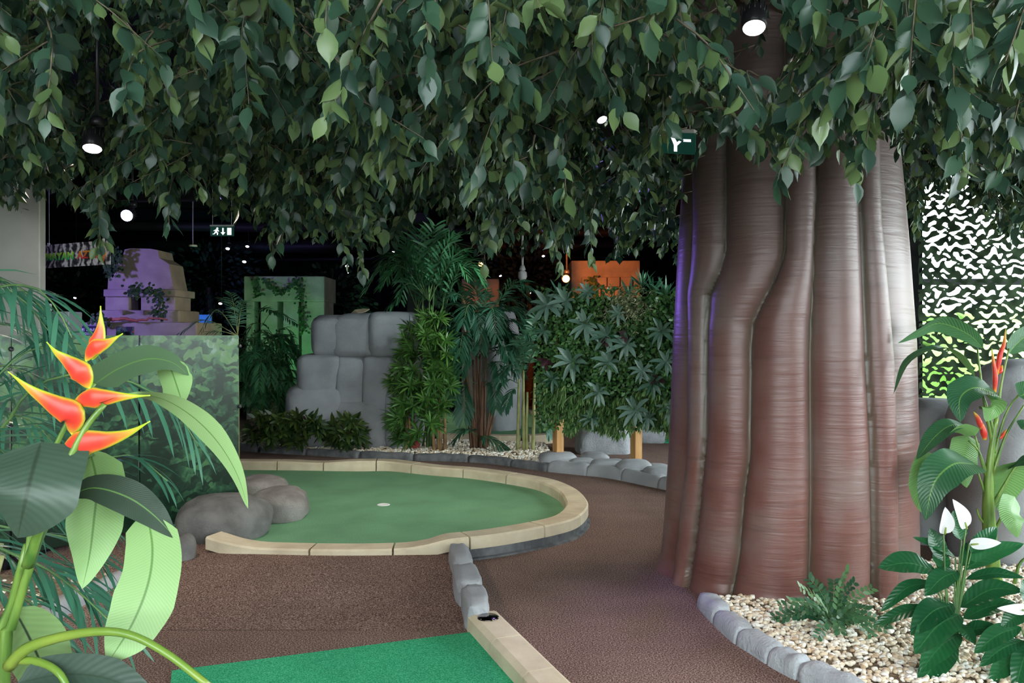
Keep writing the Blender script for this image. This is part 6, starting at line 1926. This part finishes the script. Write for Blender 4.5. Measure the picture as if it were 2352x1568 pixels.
# ------------------------------------------------------------------ green-lit temple, orange temple, far odds and ends
T2 = 15.2
gt = thing('temple', 'plain pillared temple front in green light behind the rock', 'temple', (P(655, 770, T2)[0], T2 + 0.5, 0))
tbox(560, 745, 634, 692, T2 - 0.05, 1.0, 'lintel', 0.02, m_sand, gt)
for (x0, x1) in [(565, 584), (598, 637), (650, 686), (692, 745)]:
    tbox(x0, x1, 691, 1200, T2, 0.8, 'pillar', 0.02, m_sand, gt)
tbox(560, 745, 700, 1200, T2 + 0.6, 0.2, 'back_wall', 0.01, m_darkwall, gt)
ivy('dark ivy garland on the green-lit temple lintel', [(590, 640), (592, 660), (594, 676)], T2 - 0.06, 70, 0.06, 4)
ivy('swag of dark ivy across the green-lit temple', [(612, 640), (630, 660), (650, 670), (670, 655), (685, 640)], T2 - 0.06, 150, 0.06, 4)
ivy('ivy hanging down the right pillar of the green-lit temple', [(692, 650), (695, 700), (698, 760)], T2 - 0.06, 120, 0.06, 5)
T3 = 14.6
ot = thing('temple', 'temple block with large bricks in orange light above the hedge', 'temple', (P(1375, 770, T3)[0], T3 + 0.5, 0))
tbox(1312, 1470, 598, 1000, T3, 1.0, 'wall', 0.02, m_sand, ot)
for r_, (y0, y1) in enumerate([(636, 658), (660, 682), (684, 706)]):
    xs_ = [(1336, 1364), (1366, 1394), (1396, 1424), (1426, 1452)] if r_ % 2 == 0 else [(1336, 1350), (1352, 1380), (1382, 1410), (1412, 1440)]
    for x0, x1 in xs_:
        tbox(x0, x1, y0, y1, T3 - 0.07, 0.1, 'brick', 0.018, m_sand, ot)
ivy('ivy sprig on the orange brick wall', [(1358, 640), (1362, 655), (1368, 668)], T3 - 0.12, 60, 0.06, 6)
ob = thing('temple', 'low orange-lit block seen between the palms', 'temple', (P(1115, 770, 15.6)[0], 16, 0))
tbox(1060, 1146, 640, 1000, 15.6, 0.8, 'wall', 0.02, m_sand, ob)
tbox(1075, 1130, 660, 676, 15.52, 0.1, 'ledge', 0.02, m_sand, ob)
a, c = P(424, 900, 16.6), P(485, 722, 16.6)
setp(add('blue_lit_panel', *bevel_box((a[0], 16.6, 0), (c[0], 16.66, c[2]), 0.01, 1), surf('blue_light_paint', (0.1, 0.3, 0.6), (0.14, 0.36, 0.7), 3, 0.7), None, False), 'wall panel behind the arching palm with blue light in its colour', 'board')  # the blue light on this wall is put into the panel's base colour
cc_ = thing('security_camera', 'white dome security camera hanging from the ceiling', 'camera', P(1200, 632, 13.5))
p = P(1200, 620, 13.5)
add('stalk', *tube([(p[0], 13.5, ZC), (p[0], 13.5, p[2])], 0.02, 8), m_white, cc_)
add('bracket', *lathe([(0.03, 0.08), (0.05, 0.02), (0.05, 0.0), (0, 0)], p, (0, 0, 1), 14), m_white, cc_)
add('dome', *lathe([(0.03, 0.0), (0.07, -0.04), (0.075, -0.11), (0.05, -0.16), (0.0, -0.175)], p, (0, 0, 1), 16), m_white, cc_)
sd_ = P(443, 566, 15.0)
setp(add('ceiling_disc', *lathe([(0.08, 0.0), (0.075, 0.03), (0.01, 0.035), (0.01, ZC - sd_[2]), (0, ZC - sd_[2])], sd_, (0, 0, 1), 18), m_white), 'pale round disc hung below the dark ceiling', 'ceiling disc')
# dark ducts and rails under the far ceiling
for i, (x0, y0, x1, y1, z, r) in enumerate([(-9, 13, 3.8, 12, 3.74, 0.14), (-9, 16, 3.9, 17.5, 3.7, 0.1), (-9, 19, 3.9, 19, 3.6, 0.16), (-9, 21.5, 3.9, 20.5, 3.5, 0.06), (-6, 10, -2, 22, 3.99, 0.07), (0.5, 10, 1.5, 23, 3.99, 0.08), (-9, 10.5, 3.9, 11, 3.8, 0.05)]):
    lab = ['thick dark duct crossing under the ceiling nearest the temples', 'dark pipe crossing the far ceiling', 'broad dark duct above the far temples', 'thin dark rail under the far ceiling', 'dark pipe running away along the ceiling at the left', 'dark duct running away along the ceiling by the palms', 'thin dark lighting rail above the floodlight'][i]
    pts = catmull([(x0, y0, z), (x1, y1, z)], 12)
    o = add('ceiling_duct', *tube(pts, r, 12), m_pipe)
    setp(o, lab, 'duct')
    o['kind'] = 'thing'
# far dark column behind the tall palm
struct('wall_column', *bevel_box((P(935, 0, 17.2)[0], 17.2, 0), (P(985, 0, 17.2)[0], 17.5, ZC), 0.01, 1), surf('dark_column', (0.05, 0.052, 0.055), None, rough=0.8))

# ------------------------------------------------------------------ dark trees at the back of the hall
m_darkleaf = leafmat('dark_tree_leaf', (0.012, 0.03, 0.022), (0.03, 0.06, 0.045), (0.02, 0.045, 0.03), (0.035, 0.07, 0.05), rough=0.6)
for (cx, cy, Y, rx, rz, lab) in [(170, 700, 17.5, 1.5, 1.1, 'dark leafy tree in the gloom behind the pillar'), (480, 660, 18.0, 1.3, 1.0, 'dark leafy tree in the gloom right of the stepped temple'), (760, 720, 17.0, 0.9, 1.0, 'dark leafy tree in the gloom beside the green-lit temple'), (1210, 650, 18.0, 1.2, 0.7, 'dark leafy tree in the gloom behind the security camera')]:
    c0 = P(cx, cy, Y)
    root = thing('tree', lab, 'tree', (c0[0], c0[1], 0))
    add('trunk', *tube(catmull([(c0[0], c0[1], 0), (c0[0] + 0.1, c0[1], c0[2] * 0.5), (c0[0], c0[1], c0[2])], 10), [0.1, 0.08, 0.05], 9), m_bark, root)
    mb = MB()
    for k in range(900):
        d_ = rng.normal(0, 1, 3); d_ /= np.linalg.norm(d_)
        c = c0 + d_ * np.array([rx, rx * 0.7, rz]) * rng.random() ** 0.33
        leaflet_put(mb, c, d_ + np.array([0, 0, -0.6]), 0.13 * rng.uniform(0.7, 1.3), 0.07, d_ + rng.normal(0, 0.5, 3), rng.random())
    mb.build('foliage', m_darkleaf, root, True, 'stuff')
